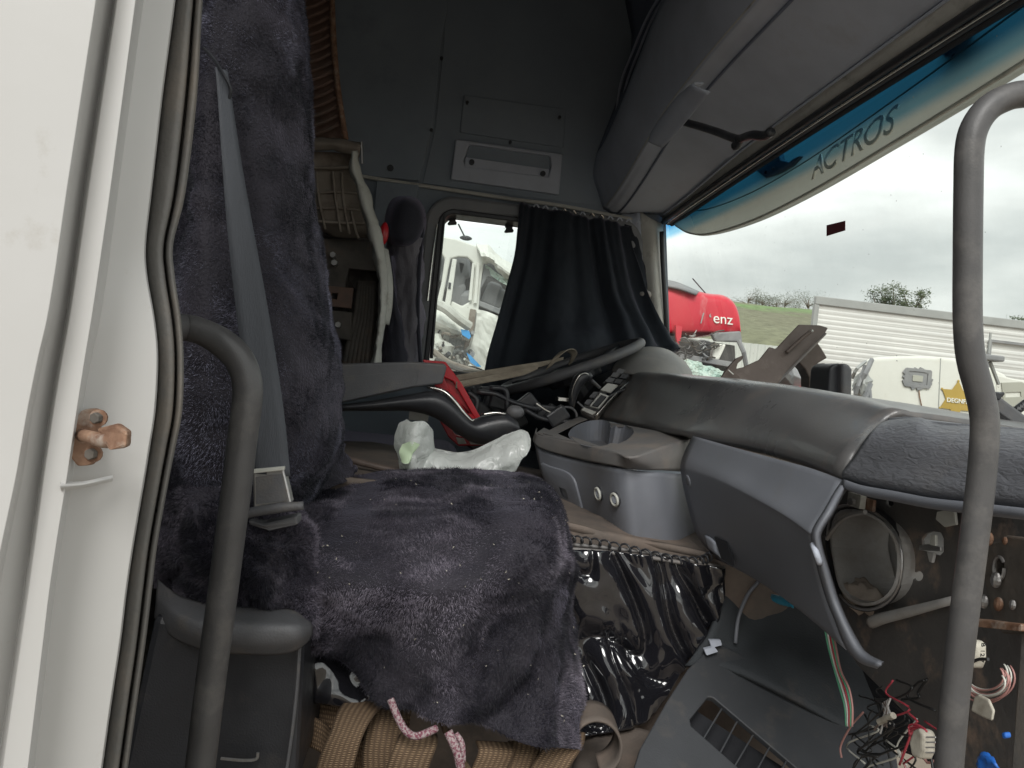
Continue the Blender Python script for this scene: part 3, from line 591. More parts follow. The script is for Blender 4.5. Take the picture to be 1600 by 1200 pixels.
# neighbouring white bodywork with grey print at the far right
t = thing('printed_bodywork', 'white bodywork panel with pale grey block lettering at the right edge', 'truck body', (P(1640, 620, 4.8).x, 4.8, 0))
def E_(u, v, dy=0): return P(u, v, 4.8+dy)
MB().prism([E_(*q) for q in ((1556, 585), (1585, 592), (1760, 615), (1760, 900), (1556, 900))], (.4, .5, 0)).build('body_panel', M['cabwhite'], t, bevel=.01)
ol = [(1564, 598), (1596, 597), (1606, 604), (1606, 618), (1597, 622), (1597, 638), (1568, 632)]
hl = [(1570, 613), (1594, 612), (1595, 620), (1570, 621)]
new_obj('block_letter', plate([E_(*q, -.003) for q in ol], [[E_(*q, -.003) for q in hl]], (0, -.006, 0)), M['grey_print'], t)
MB().tube([E_(1548, 520, -.1), E_(1545, 552, -.1)], .008, 5).build('mirror_stem', M['trailer_rail'], t)
MB().box(E_(1541, 553, -.15), E_(1553, 566, -.05)).build('mirror_stub', M['midgrey'], t, bevel=.01)
MB().tube([E_(1547, 566, -.1), E_(1560, 600, -.05)], .012, 5).build('mirror_stem', M['trailer_rail'], t)

# ---- wrecked white cab seen through the driver's window
YW = 5.4
def W_(u, v, dy=0): return P(u, v, YW+dy)
t = thing('wrecked_cab', 'wrecked white truck cab with empty window openings outside the driver window', 'truck', (W_(740, 560).x, YW+1, 0))
ol = [(640, 352), (685, 368), (712, 373), (744, 384), (753, 392), (756, 410), (750, 455), (748, 482), (742, 520), (728, 575), (700, 640), (640, 640)]
h1 = [(704, 404), (716, 401), (730, 402), (739, 410), (742, 420), (736, 470), (722, 478), (706, 470), (700, 480), (690, 476)]
h2 = [(650, 396), (690, 396), (695, 404), (690, 440), (683, 470), (650, 470)]
new_obj('cab_shell', plate([W_(*q) for q in ol], [[W_(*q) for q in h1], [W_(*q) for q in h2]], (0, .05, 0)), M['cabwhite'], t, bevel=.01)
ol = [(756, 388), (775, 399), (802, 412), (812, 425), (808, 440), (797, 436), (772, 416), (757, 408)]
loft([[W_(744, 382, 0), W_(760, 386), W_(785, 404, .05), W_(830, 428, .1)], [W_(752, 400, -.1), W_(764, 402, -.12), W_(784, 418, -.1), W_(820, 444, -.05)], [W_(756, 408), W_(768, 412), W_(784, 428), W_(815, 452)]], 5, 4, disp=lambda p, a, b_: .025*fbm(p, 9)).build('crumpled_roof_edge', M['cabwhite'], t, solid=.01)
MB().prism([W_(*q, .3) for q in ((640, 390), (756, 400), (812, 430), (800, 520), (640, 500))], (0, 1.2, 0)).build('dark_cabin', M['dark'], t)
# rear window frame
ol = [(757, 414), (766, 412), (800, 436), (796, 470), (782, 492), (748, 478), (745, 470)]
hl = [(762, 432), (768, 434), (793, 446), (790, 462), (781, 482), (750, 470), (752, 450)]
new_obj('window_frame', plate([W_(*q, .02) for q in ol], [[W_(*q, .02) for q in hl]], (0, .05, 0)), M['midgrey'], t, bevel=.006)
MB().prism([W_(*q, -.03) for q in ((707, 404), (714, 405), (705, 470), (702, 482), (695, 474), (699, 450))], (0, .03, 0)).build('white_strip', M['cabwhite'], t, bevel=.006)
MB().prism([W_(*q, -.035) for q in ((701, 441), (705, 442), (704, 452), (700, 451))], (0, .01, 0)).build('strip_slot', M['black'], t)
MB().prism([W_(*q, -.03) for q in ((738, 410), (742, 412), (737, 470), (732, 469))], (0, .03, 0)).build('white_strip', M['cabwhite'], t, bevel=.004)
MB().prism([W_(*q, -.03) for q in ((745, 410), (750, 412), (745, 474), (740, 474))], (0, .03, 0)).build('white_strip', M['cabwhite'], t, bevel=.004)
for (u_, v_, s_) in ((695, 415, .12), (712, 430, .13), (722, 415, .10), (714, 462, .10), (730, 480, .12), (698, 400, .08), (768, 462, .10), (780, 470, .09)):
    c = W_(u_, v_, .22); MB().box(c-Vector((s_*.6, .05, s_)), c+Vector((s_*.6, .05, s_)), Matrix.Rotation(rr.uniform(-.5, .5), 3, 'Y')).build('cabin_seat', M['midgrey'], t, bevel=.04, seg=3)
loft([[W_(758, 414, 0), W_(775, 425), W_(796, 440)], [W_(760, 424, .05), W_(775, 436), W_(794, 448)]], 4, 3, disp=lambda p, a, b_: .02*fbm(p, 14)).build('broken_glass_edge', M['glassy'], t)
MB().tube(cr1([W_(680, 474, -.2), W_(697, 482, -.25), W_(715, 497, -.25), W_(733, 510, -.2)], 5), .035, 8).build('bent_rail', M['palemetal'], t)
# door skin
loft([[W_(745, 484), W_(757, 486), W_(778, 494)], [W_(742, 510), W_(752, 512), W_(776, 520)], [W_(736, 540), W_(748, 542), W_(770, 556)], [W_(726, 562), W_(742, 572), W_(762, 580)]], 5, 5, disp=lambda p, a, b_: .02*fbm(p, 7)).build('door_skin', M['cabwhite'], t, solid=.02)
MB().prism([W_(*q, -.05) for q in ((735, 482), (744, 484), (741, 510), (733, 540), (724, 548))], (0, .05, 0)).build('pillar_strip', M['beigemetal'], t, bevel=.005)
loft([[W_(682, 478), W_(700, 486), W_(730, 512)], [W_(680, 500, -.1), W_(702, 512, -.15), W_(734, 524, -.1)], [W_(678, 512), W_(704, 524), W_(732, 534)]], 5, 5, disp=lambda p, a, b_: .03*fbm(p, 9)).build('fender_skin', M['cabwhite'], t, solid=.01)
for pts in (((720, 514), (733, 517), (736, 526), (733, 530), (722, 523)), ((729, 551), (736, 556), (752, 573), (745, 573), (735, 566))):
    MB().prism([W_(*q, -.22) for q in pts], (0, .02, 0)).build('blue_decal', M['bluestripe'], t)
loft([[W_(676, 520, -.1), W_(690, 526, -.1), W_(700, 530, -.1)], [W_(680, 545, -.2), W_(692, 548, -.2), W_(705, 552, -.1)], [W_(684, 560), W_(700, 568, -.1), W_(715, 572)]], 5, 5, disp=lambda p, a, b_: .06*fbm(p, 9)).build('torn_skin', M['palemetal'], t, solid=.01)
loft([[W_(702, 528), W_(715, 530), W_(730, 536)], [W_(700, 545, -.05), W_(714, 548, -.05), W_(728, 550)], [W_(700, 570), W_(715, 574), W_(726, 576)]], 5, 5, disp=lambda p, a, b_: .05*fbm(p, 12)).build('torn_skin', M['trailer_rail'], t, solid=.01)
for i in range(40):
    u_, v_ = rr.uniform(672, 735), rr.uniform(520, 585); a = W_(u_, v_, rr.uniform(-.25, .1)); b_ = W_(u_+rr.uniform(-16, 16), v_+rr.uniform(-12, 12), rr.uniform(-.25, 0))
    MB().tube(cr1([a, a.lerp(b_, .5)+Vector((rr.uniform(-.03, .03), 0, rr.uniform(-.03, .03))), b_], 3), rr.uniform(.006, .018), 5).build('loose_hose', M[rr.choice(['debris', 'black', 'midgrey', 'beigemetal', 'palemetal'])], t)
MB().prism([W_(*q, .05) for q in ((640, 560), (765, 575), (770, 1000), (640, 1000))], (0, .8, 0)).build('lower_body', M['debris'], t)
MB().tube([W_(716, 350, .1), W_(726, 370, .1)], .006, 5).build('antenna', M['black'], t)
MB().ball(W_(728, 372, .1), .035, 8, 6, (1.3, 1, .5)).build('antenna_base', M['black'], t)
MB().tube(cr1([W_(676, 548, -.4), W_(700, 566, -.4), W_(725, 575, -.4), W_(757, 585, -.4)], 4), .02, 6).build('bent_rail', M['beigemetal'], t)
MB().tube(cr1([W_(680, 560, -.45), W_(720, 578, -.45), W_(757, 582, -.4)], 4), .015, 6).build('bent_rail', M['debris'], t)

# ================================================================== THE CAB SHELL
cab = thing('truck_cab', 'interior of the grey lined truck cab seen through its open passenger doorway', 'truck cab', (0, 1.8, 0))
YF = 2.85
XR, XF, ZF, ZR = -1.25, .78, 1.46, 3.72
def Wl(u, v): return P(u, v, YF)
# driver side wall with window opening (real hole)
def wp(x, z, y=YF): return Vector((x, y, z))
outer = [wp(XR, ZF), wp(XF+.18, ZF), wp(.98, 2.2), wp(.87, 2.42), wp(.80, 2.90), wp(.80, 3.2), wp(.62, ZR), wp(XR, ZR)]
hole = [wp(*q) for q in rrect(-.045, 2.245, .66, 2.835, .05, 5)]
new_obj('side_wall', plate(outer, [hole], (0, .10, 0)), M['liner'], cab)
# roof, rear wall, floor, outer skins
MB().box((XR, .62, ZR), (.62, 2.95, ZR+.06)).build('roof', M['liner'], cab)
MB().box((XR-.06, .62, 1.2), (XR, 2.95, ZR+.06)).build('rear_wall', M['liner'], cab)
MB().box((XR, .62, ZF-.06), (1.0, 2.95, ZF)).build('floor', M['floor'], cab)
MB().prism([(.62, .62, ZR+.06), (.62, .62, ZR), (.84, .62, 3.2), (.80, .62, 2.98), (.86, .62, 2.98), (.90, .62, 3.2)], (0, 2.33, 0)).build('front_cap', M['liner_dk'], cab)
# side wall trim pieces (upper liner panels, recess, shelf handle)
def wallbox(u0, v0, u1, v1, dep, name, m, y=YF, bev=.006, par=cab, u2=None):
    """raised panel on the far wall from three picture corners"""
    q = [P(u0, v0, y), P(u1, v0+(u1-u0)*.0, y)]
    a, c = P(u0, v0, y), P(u1, v1, y)
    return MB().box((a.x, y-dep, min(a.z, c.z)), (c.x, y-.002, max(a.z, c.z))).build(name, m, par, bevel=bev)
def wallpoly(pts, dep, name, m, holes=(), y=YF, bev=.005, par=cab, y2=0):
    return new_obj(name, plate([P(*q, y-.0015-y2) for q in pts], [[P(*q, y-.0015-y2) for q in h] for h in holes], (0, -dep, 0)), m, par, bevel=bev)
wallpoly([(724, 150), (884, 172), (880, 232), (718, 208)], .012, 'upper_access_panel', M['liner'])
wallpoly([(712, 220), (878, 243), (872, 306), (704, 282)], .022, 'handle_bezel', M['shelf'], holes=[[(733, 228), (858, 246), (860, 262), (856, 278), (726, 262), (724, 254)]])
wallpoly([(733, 226), (860, 244), (858, 280), (724, 262)], .005, 'handle_recess', M['liner'], y2=.0045)
wallpoly([(727, 247), (858, 266), (856, 280), (724, 264)], .014, 'pull_lip', M['shelf'], y2=.004)
for (u, v) in ((737, 254), (848, 272), (730, 161), (874, 184), (690, 92), (674, 204), (797, 223)):
    c = P(u, v, YF-.02); MB().tube([c, c+Vector((0, -.010, 0))], .010 if v > 225 else .006, 10).build('screw', M['black'], cab)
c = P(610, 263, YF-.014); MB().tube([c, c+Vector((0, -.006, 0))], .012, 12).build('screw', M['black'], cab)
# pillar seams: overlapping rear quarter liner, raised
wallpoly([(410, -60), (697, -60), (700, 20), (690, 60), (676, 200), (655, 284), (420, 262)], .014, 'rear_quarter_liner', M['liner'])
wallpoly([(697, -60), (1010, -60), (1030, 0), (975, 120), (950, 250), (940, 322), (880, 316), (660, 287), (680, 200), (694, 60)], .004, 'upper_liner', M['liner'])
# belt-line rail above window, B pillar cover
def wtube(pts, r, name, m, y=YF-.02): return MB().tube(cr1([P(*q, y) for q in pts], 6), r, 8).build(name, m, cab)
wtube([(520, 268), (600, 281), (660, 290), (740, 302), (800, 311), (880, 322), (1000, 345)], .007, 'bright_trim_strip', M['trim_lt'])
wallpoly([(590, 285), (655, 292), (650, 320), (640, 420), (625, 600), (560, 600)], .03, 'b_pillar_cover', M['liner'])
# window frame: thick rounded moulding around the opening
def frame_ring(off0, off1, y0, y1, name, m, bev=.006):
    o_ = [wp(x, z, y0) for x, z in rrect(-.045-off1, 2.245-off1, .66+off1, 2.835+off1, .05+off1, 6)]
    i_ = [wp(x, z, y0) for x, z in rrect(-.045+off0, 2.245+off0, .66-off0, 2.835-off0, .05-off0*.8, 6)]
    return new_obj(name, plate(o_, [i_], (0, y1-y0, 0)), m, cab, bevel=bev)
frame_ring(.0, .055, YF-.002, YF-.045, 'window_frame', M['frame_grey'], .012)
frame_ring(.012, .006, YF-.05, YF+.06, 'window_seal', M['black'], .004)
MB().box((-.03, YF+.075, 2.26), (.645, YF+.08, 2.822)).build('window_pane', M['pane'], cab)
wtube([(674, 560), (681, 470), (690, 380), (694, 335)], .006, 'pane_guide', M['black'], YF-.045)
wtube([(668, 470), (676, 400), (683, 350)], .004, 'pane_guide', M['chrome'], YF-.055)
# driver A pillar
loft([[P(1000, 330, 2.82), P(1022, 345, 2.80), P(1036, 352, 2.86)], [P(1004, 400, 2.82), P(1024, 410, 2.79), P(1036, 415, 2.86)], [P(1010, 480, 2.82), P(1030, 490, 2.78), P(1040, 492, 2.86)], [P(1020, 560, 2.82), P(1040, 565, 2.77), P(1050, 566, 2.86)], [P(1030, 640, 2.82), P(1052, 645, 2.76), P(1062, 645, 2.86)]], 5, 5).build('a_pillar_trim', M['trim_lt'], cab, smooth=True, solid=.01)
MB().tube(cr1([P(1034, 362, 2.79), P(1035, 400, 2.79), P(1039, 470, 2.79), P(1046, 560, 2.79), P(1056, 640, 2.79)], 5), .009, 8).build('windscreen_rubber', M['black'], cab, smooth=True)
loft([[P(1000, 330, 2.815), P(985, 335, 2.83), P(970, 330, 2.845)], [P(1004, 400, 2.815), P(990, 400, 2.83), P(975, 400, 2.845)], [P(1012, 500, 2.815), P(996, 500, 2.83), P(980, 500, 2.845)], [P(1022, 600, 2.815), P(1004, 600, 2.83), P(980, 600, 2.845)]], 3, 3).build('a_pillar_trim', M['shelf'], cab, smooth=True, solid=.008)
# header strips (run across the cab)
def yrun(prof, ys_, name, m, su=3, **kw):
    """surface swept along the cab width; prof(y) -> list of (x,z)"""
    rows = [[Vector((x, y, z)) for x, z in prof(y)] for y in ys_]
    return loft(rows, su, 3).build(name, m, cab, smooth=True, **kw)
YS = [2.84, 2.5, 2.0, 1.5, 1.0, .66]
bow = lambda y: .035*(1-((y-1.75)/1.1)**2)         # windscreen bows forwards in the middle
yrun(lambda y: [(.762+bow(y)*.3, 2.955+bow(y)), (.775+bow(y)*.3, 2.925+bow(y)), (.79+bow(y)*.5, 2.905+bow(y)*.8)], YS, 'header_trim', M['trim_lt'], solid=.006)
for dx, dz, r, m_ in ((.0, .0, .009, 'black'), (.013, -.006, .004, 'chrome'), (.020, -.004, .008, 'black'), (.034, -.002, .012, 'blackmat')):
    MB().tube(cr1([(.786+bow(y)*.5+dx, y, 2.900+bow(y)*.8+dz) for y in YS], 4), r, 8).build('header_rubber', M[m_], cab, smooth=True)
# windscreen pane
rows = []
for z, x in ((3.0, .82), (2.9, .83), (2.8, .855), (2.6, .91), (2.4, .965), (2.2, 1.02)):
    rows.append([Vector((x+bow(y)*1.2, y, z)) for y in (3.02, 2.84, 2.7, 2.3, 1.75, 1.2, .8, .62)])
loft(rows, 4, 3).build('windscreen_pane', M['screen'], cab, smooth=True)
sp = P(1305, 357, 1); 
# overhead console above the windscreen
def shp(y):
    k = max(0, min(1, (y-1.9)/.9)); k = k*k*(3-2*k)
    xa, za = .555+.0*k, 3.055-.133*k
    return [(xa-.045, za+.30-.1*k), (xa-.05, za+.17-.05*k), (xa-.025, za+.06), (xa, za+.005), (xa+.012, za-.002), (xa+.05, za-.012), (.765, 2.965-.035*k), (.776, 2.953-.035*k)]
YSh = [2.845, 2.7, 2.5, 2.3, 2.1, 1.8, 1.5, 1.2, .9, .66]
yrun(shp, YSh, 'overhead_console', M['shelf'], su=3, solid=.006)
rows = [[Vector((shp(y)[0][0], y, shp(y)[0][1])), Vector((.60, y, 3.5)), Vector((.55, y, ZR))] for y in YSh]
loft(rows, 3, 2).build('console_cavity', M['liner_dk'], cab, smooth=True, solid=.006)
MB().tube(cr1([(shp(y)[3][0]+.001, y, shp(y)[3][1]-.002) for y in YSh], 4), .0035, 8).build('console_edge_line', M['trim_lt'], cab, smooth=True)  # pale tube added to draw the light line along the crease
MB().tube(cr1([(shp(y)[5][0]+.002, y, shp(y)[5][1]-.004) for y in YSh], 4), .004, 8).build('console_groove', M['liner_dk'], cab, smooth=True)
# round bulge on its inner edge
def Sh(u, v, y): return P(u, v, y)
def shc(u, v):     # where the sight line meets the console's inner edge plane x = .53
    return PX(u, v, .505)
loft([[shc(*q)+Vector((dx, 0, 0)) for q in r] for dx, r in ((.02, [(1086, 128), (1062, 146), (1036, 176), (1018, 204), (1014, 218)]), (-.006, [(1088, 131), (1065, 150), (1040, 180), (1022, 207), (1017, 221)]), (-.004, [(1092, 137), (1072, 156), (1048, 185), (1030, 210), (1021, 224)]), (.02, [(1096, 142), (1078, 164), (1056, 192), (1036, 216), (1024, 229)]))], 5, 4).build('reading_lamp_pod', M['shelf'], cab, smooth=True, solid=.004)
rod = [P(1052, 187, 2.14), P(1085, 195, 2.0), P(1120, 206, 1.87), P(1150, 217, 1.74), P(1162, 215, 1.7), P(1175, 211, 1.62), P(1195, 212, 1.58), P(1205, 206, 1.55)]
MB().tube(cr1(rod, 4), .010, 8).build('console_stay', M['black'], cab, smooth=True)
MB().tube(cr1([P(1156, 216, 1.72), P(1152, 226, 1.74), P(1148, 228, 1.75)], 3), .011, 8).build('stay_clip', M['black'], cab, smooth=True)
wallpoly_ = None
# curtain track curving over the side wall
for d_ in (0, 9):
    MB().tube(cr1([P(1040+d_, -20, 2.1), P(1010+d_, 30, 2.35), P(985+d_, 90, 2.55), P(970+d_, 130, 2.68), P(962+d_*.7, 180, 2.77), P(952+d_*.5, 230, 2.80), P(945, 260, 2.82)], 5), .0045, 6).build('curtain_track', M['shelf'], cab, smooth=True)
MB().tube(cr1([P(985, 130, 2.74), P(983, 170, 2.76), P(975, 210, 2.80), P(962, 235, 2.81), P(948, 290, 2.82)], 5), .012, 8).build('cable_sleeve', M['black'], cab, smooth=True)

# ---- passenger door aperture: white door frame of the cab, seen at the left
prof = {0: [-160, 150, 157, 178, 183, 212, 224, 268, 286, 300], 300: [-160, 104, 112, 130, 138, 172, 184, 232, 250, 262], 480: [-160, 78, 86, 106, 112, 146, 160, 205, 238, 252],
        600: [-160, 50, 58, 84, 90, 126, 134, 198, 232, 250], 750: [-160, 24, 34, 62, 68, 104, 112, 172, 214, 226], 900: [-160, -8, 2, 40, 48, 80, 88, 148, 195, 206], 1230: [-160, -64, -52, -8, 0, 40, 50, 100, 152, 164]}
dep = [.44, .44, .455, .475, .462, .462, .495, .512, .575, .60]
rows = []
for v in (-900, -600, -300, -120, 0, 75, 150, 225, 300, 380, 430, 500, 560, 640, 700, 750, 850, 925, 1000, 1100, 1200, 1330, 1500, 1900, 2400):
    ks = sorted(prof); us = [float(np.interp(v, ks, [prof[k][i] for k in ks])) if 0 <= v <= 1230 else (prof[0][i]+(0-v)*.13 if v < 0 else prof[1230][i]-(v-1230)*.13) for i in range(10)]
    sk = [(-900, 376), (-600, 342), (-300, 306), (-120, 284), (0, 270), (150, 250), (300, 233), (380, 224), (430, 226), (500, 238), (560, 243), (640, 239), (700, 230), (750, 222), (850, 205), (925, 194), (1000, 185), (1100, 170), (1200, 156), (1330, 138), (1500, 112), (1900, 60), (2400, -5)]
    se = float(np.interp(v, [q[0] for q in sk], [q[1] for q in sk])); us[0] = us[1]-760; us[7], us[8], us[9] = se+2, se+6, se+10
    rows.append([P(us[i], v, dep[i]) for i in range(10)])
def su_rows(rows, sv=5):
    cols = [cr1([r[j] for r in rows], sv) for j in range(len(rows[0]))]
    return [[cols[j][i] for j in range(len(cols))] for i in range(len(cols[0]))]
bb = MB(); bb.grid(su_rows(rows)); dp = bb.build('door_frame', M['white'], cab, smooth=True, solid=-.004, bevel=.004, seg=3)
for p_ in dp.data.polygons: p_.use_smooth = True
dp.modifiers['b'].angle_limit = rad(12)
dp.modifiers['s'].offset = 1
# seals
sl = [(-900, 376, 422), (-600, 342, 388), (-300, 306, 352), (-120, 284, 330), (0, 270, 317), (150, 250, 308), (300, 233, 290), (380, 224, 271), (430, 226, 273), (500, 238, 283), (560, 243, 287), (640, 239, 285), (700, 230, 274), (750, 222, 264), (850, 205, 246), (925, 194, 237), (1000, 185, 228), (1100, 170, 214), (1200, 156, 200), (1330, 138, 182), (1500, 112, 156), (1900, 60, 104), (2400, -5, 39)]
rows = []
for v, a_, c_ in sl:
    w_ = c_-a_; ss = (0, .05, .2, .45, .62, .68, .72, .76, .86, .96, 1.0)
    dd = (.566, .554, .546, .543, .545, .552, .578, .553, .548, .552, .585)
    rows.append([P(a_+w_*s_, v, d_) for s_, d_ in zip(ss, dd)])
loft(rows, 2, 5).build('door_seal', M['seal'], cab, smooth=True)
MB().grid(su_rows([[P(c_-1, v, .60), P(c_-40, v, .66), P(c_-160, v, .70)] for v, a_, c_ in sl], 3)).build('door_inner_return', M['seatplas'], cab, smooth=True)
# pressed seam lines on the outer panel + recess around the striker
loft([[P(96, 752, .462), P(130, 752, .478), P(176, 742, .497)], [P(94, 760, .457), P(130, 757, .474), P(176, 747, .4955)], [P(96, 768, .462), P(130, 763, .478), P(176, 752, .497)]], 5, 4).build('pressed_edge', M['white'], cab, smooth=True)
# body below/around so the cab is a real shell from outside
MB().box((XR, .62, 1.1), (-.46, .66, ZR+.06)).build('outer_side', M['white'], cab)
MB().box((-.5, .60, 3.25), (.9, .66, ZR+.06)).build('door_header', M['white'], cab)

# ================================================================== FITTINGS OF THE CAB
# ---- door striker
t = thing('door_striker', 'rusty door latch striker bolted to the white door frame', 'latch', P(150, 685, .48))
o_ = [(152, 637), (160, 640), (163, 652), (160, 668), (155, 685), (160, 700), (156, 716), (148, 726), (130, 727), (120, 715), (112, 695), (113, 675), (122, 660), (136, 640)]
new_obj('base_plate', plate([P(u, v, .478+(u-110)*.0002) for u, v in o_], [], (-.001, -.006, 0)), M['rust'], t, bevel=.0015)
MB().tube(cr1([P(128, 680, .474), P(145, 684, .455), P(160, 688, .448), P(175, 688, .446)], 4), [.0038, .0038, .0042, .0045], 12).build('striker_pin', M['rust'], t, smooth=True)
MB().prism([P(158, 668, .462), P(190, 660, .450), P(207, 672, .442), P(206, 697, .442), P(176, 701, .444), P(172, 688, .452)], (.001, -.010, .0)).build('striker_block', M['rust'], t, bevel=.002)
for (u, v) in ((154, 653), (146, 709)):
    c = P(u, v, .466); MB().tube([c, c+Vector((-.001, -.004, 0))], .0034, 6).build('bolt', M['debris'], t, bevel=.0006)
    MB().tube([c+Vector((0, .001, 0)), c+Vector((0, -.0008, 0))], .0050, 14).build('washer', M['rust'], t)

# ---- grab handles
pa = [(1640, 145), (1600, 147), (1575, 152), (1545, 168), (1524, 196), (1515, 232), (1513, 300), (1512, 400), (1512, 500), (1517, 560), (1530, 610), (1538, 650), (1538, 690), (1532, 760), (1521, 850), (1508, 950), (1495, 1060), (1484, 1180), (1474, 1300)]
MB().tube(cr1([P(u, v, .62) for u, v in pa], 4), .0114, 24).build('grab_handle', M['handle'], smooth=True)
tag(bpy.data.objects['grab_handle'], 'tall bent black grab handle standing on the right in front of the dashboard', 'grab handle', 'grab handles of the doorway')
pb = [(255, 512), (285, 511), (315, 518), (348, 536), (374, 562), (386, 596), (386, 630), (378, 690), (370, 760), (358, 850), (345, 950), (330, 1060), (314, 1190), (300, 1300)]
MB().tube(cr1([P(u, v, .80 if u > 280 else .76) for u, v in pb], 4), [.0135]*3+[.0148]*11, 24).build('grab_handle', M['handle'], smooth=True)
tag(bpy.data.objects['grab_handle.001'], 'short hooked dusty grab handle in front of the passenger seat', 'grab handle', 'grab handles of the doorway')

# ---- passenger seat
seat = thing('passenger_seat', 'passenger seat wrapped in dark crushed plush covers', 'seat', (0, 1.25, ZF))
def folds(amp, s, o=4): return lambda p, a, b_: amp*fbm(p+Vector((3, 1, 7)), s, o)
ck = [[(440, 770, 1.56), (540, 744, 1.55), (700, 735, 1.55), (815, 742, 1.52), (862, 770, 1.5), (876, 800, 1.52)],
      [(400, 792, 1.38), (540, 764, 1.40), (700, 752, 1.40), (830, 758, 1.36), (868, 790, 1.38), (886, 830, 1.45)],
      [(370, 812, 1.2), (540, 798, 1.22), (700, 785, 1.22), (834, 778, 1.2), (872, 805, 1.24), (888, 850, 1.38)],
      [(360, 838, 1.10), (530, 826, 1.13), (700, 815, 1.13), (838, 806, 1.11), (874, 828, 1.17), (889, 870, 1.34)],
      [(355, 870, 1.04), (520, 866, 1.06), (695, 862, 1.06), (838, 852, 1.06), (874, 862, 1.14), (889, 890, 1.34)],
      [(355, 905, 1.02), (510, 905, 1.02), (690, 915, 1.015), (836, 900, 1.04), (874, 905, 1.13), (889, 930, 1.34)],
      [(360, 928, 1.03), (500, 935, 1.03), (690, 955, 1.03), (830, 952, 1.045), (874, 955, 1.13), (889, 970, 1.34)],
      [(365, 940, 1.05), (490, 962, 1.05), (660, 1000, 1.055), (815, 1020, 1.05), (872, 1030, 1.12), (888, 1040, 1.32)],
      [(370, 948, 1.06), (480, 985, 1.06), (630, 1050, 1.07), (780, 1090, 1.055), (868, 1100, 1.11), (886, 1110, 1.3)],
      [(375, 952, 1.07), (470, 992, 1.08), (605, 1092, 1.09), (730, 1134, 1.06), (860, 1164, 1.10), (884, 1165, 1.3)]]
def fold2(p, a, b_):
    f = .010*fbm(p+Vector((3, 1, 7)), 9, 4)
    if a > .5:
        f += (a-.5)*(.055*math.sin(b_*15+a*5)*max(0, b_-.35)*1.5+.02*math.sin(b_*38+a*9))
    f += .012*math.exp(-((a-.47)/.06)**2)*fbm(p, 14, 2)
    return f
cover = loft([toP(r) for r in ck], 12, 9, disp=fold2).build('cushion_cover', M['fur'], seat, smooth=True, solid=.006)
fur(cover, 300000, .0085, .0013, 'fur_tip', seat, 3)
# loose seat side piece hanging at the rear left of the cushion
sk = [[(225, 770, 1.18), (300, 760, 1.06), (380, 775, 1.04), (440, 790, 1.06), (475, 800, 1.12)],
      [(225, 810, 1.16), (300, 800, 1.0), (380, 812, .985), (440, 822, 1.0), (478, 840, 1.06)],
      [(230, 850, 1.15), (300, 852, .99), (380, 862, .97), (440, 872, .99), (482, 890, 1.03)],
      [(238, 885, 1.15), (300, 900, .995), (380, 920, .975), (446, 930, .99), (490, 945, 1.02)],
      [(245, 905, 1.15), (290, 930, 1.02), (370, 955, 1.01), (446, 972, 1.01), (497, 988, 1.03)]]
side = loft([toP(r) for r in sk], 9, 9, disp=folds(.022, 13)).build('side_cover', M['fur'], seat, smooth=True, solid=.006)
fur(side, 110000, .0095, .0013, 'fur_tip', seat, 4)
bk = [[(330, -240, 1.26), (345, -245, 1.2), (372, -248, 1.18), (410, -248, 1.2), (440, -245, 1.26), (456, -235, 1.36)],
      [(306, -200, 1.18), (332, -205, 1.08), (364, -208, 1.06), (410, -208, 1.09), (452, -205, 1.18), (472, -195, 1.36)],
      [(295, -70, 1.16), (330, -70, 1.05), (362, -70, 1.04), (410, -70, 1.07), (452, -70, 1.16), (470, -70, 1.36)],
      [(292, 0, 1.16), (325, 0, 1.05), (358, 0, 1.04), (410, 0, 1.07), (455, 0, 1.16), (472, 0, 1.36)],
      [(285, 100, 1.16), (318, 100, 1.04), (350, 100, 1.035), (410, 100, 1.07), (460, 100, 1.16), (480, 100, 1.36)],
      [(275, 200, 1.16), (312, 200, 1.03), (352, 200, 1.035), (412, 200, 1.07), (468, 200, 1.17), (486, 200, 1.36)],
      [(262, 320, 1.16), (306, 320, 1.01), (365, 320, 1.03), (425, 320, 1.06), (474, 320, 1.17), (490, 320, 1.36)],
      [(240, 430, 1.15), (300, 430, .99), (375, 430, 1.02), (435, 430, 1.05), (484, 430, 1.16), (504, 430, 1.36)],
      [(230, 530, 1.15), (300, 530, .99), (382, 530, 1.02), (445, 530, 1.04), (502, 530, 1.15), (522, 530, 1.36)],
      [(225, 620, 1.15), (300, 620, 1.0), (385, 620, 1.02), (450, 620, 1.04), (512, 620, 1.15), (533, 620, 1.36)],
      [(222, 700, 1.15), (300, 700, 1.01), (385, 700, 1.03), (448, 700, 1.05), (505, 700, 1.15), (527, 705, 1.34)],
      [(222, 760, 1.16), (300, 760, 1.04), (385, 760, 1.06), (440, 758, 1.10), (485, 756, 1.2), (510, 745, 1.34)],
      [(222, 800, 1.18), (300, 800, 1.08), (385, 790, 1.10), (430, 785, 1.16), (470, 785, 1.25), (492, 780, 1.36)]]
def bfold(p, a, b_):
    return .010*fbm(p, 7, 4)*(.3+a)+.006*fbm(p, 22, 2)
back = loft([toP(r) for r in bk], 8, 9, disp=bfold).build('backrest_cover', M['fur'], seat, smooth=True, solid=.006)
fur(back, 260000, .0072, .0012, 'fur_back', seat, 5)
MB().box((-.56, 1.24, 1.98), (-.36, 1.60, 2.84), Matrix.Rotation(rad(-7), 3, 'Y')).build('backrest_core', M['fur_sm'], seat, bevel=.05, seg=4)
MB().box((-.28, 1.14, 1.84), (.16, 1.56, 1.99)).build('cushion_core', M['fur_sm'], seat, bevel=.03)
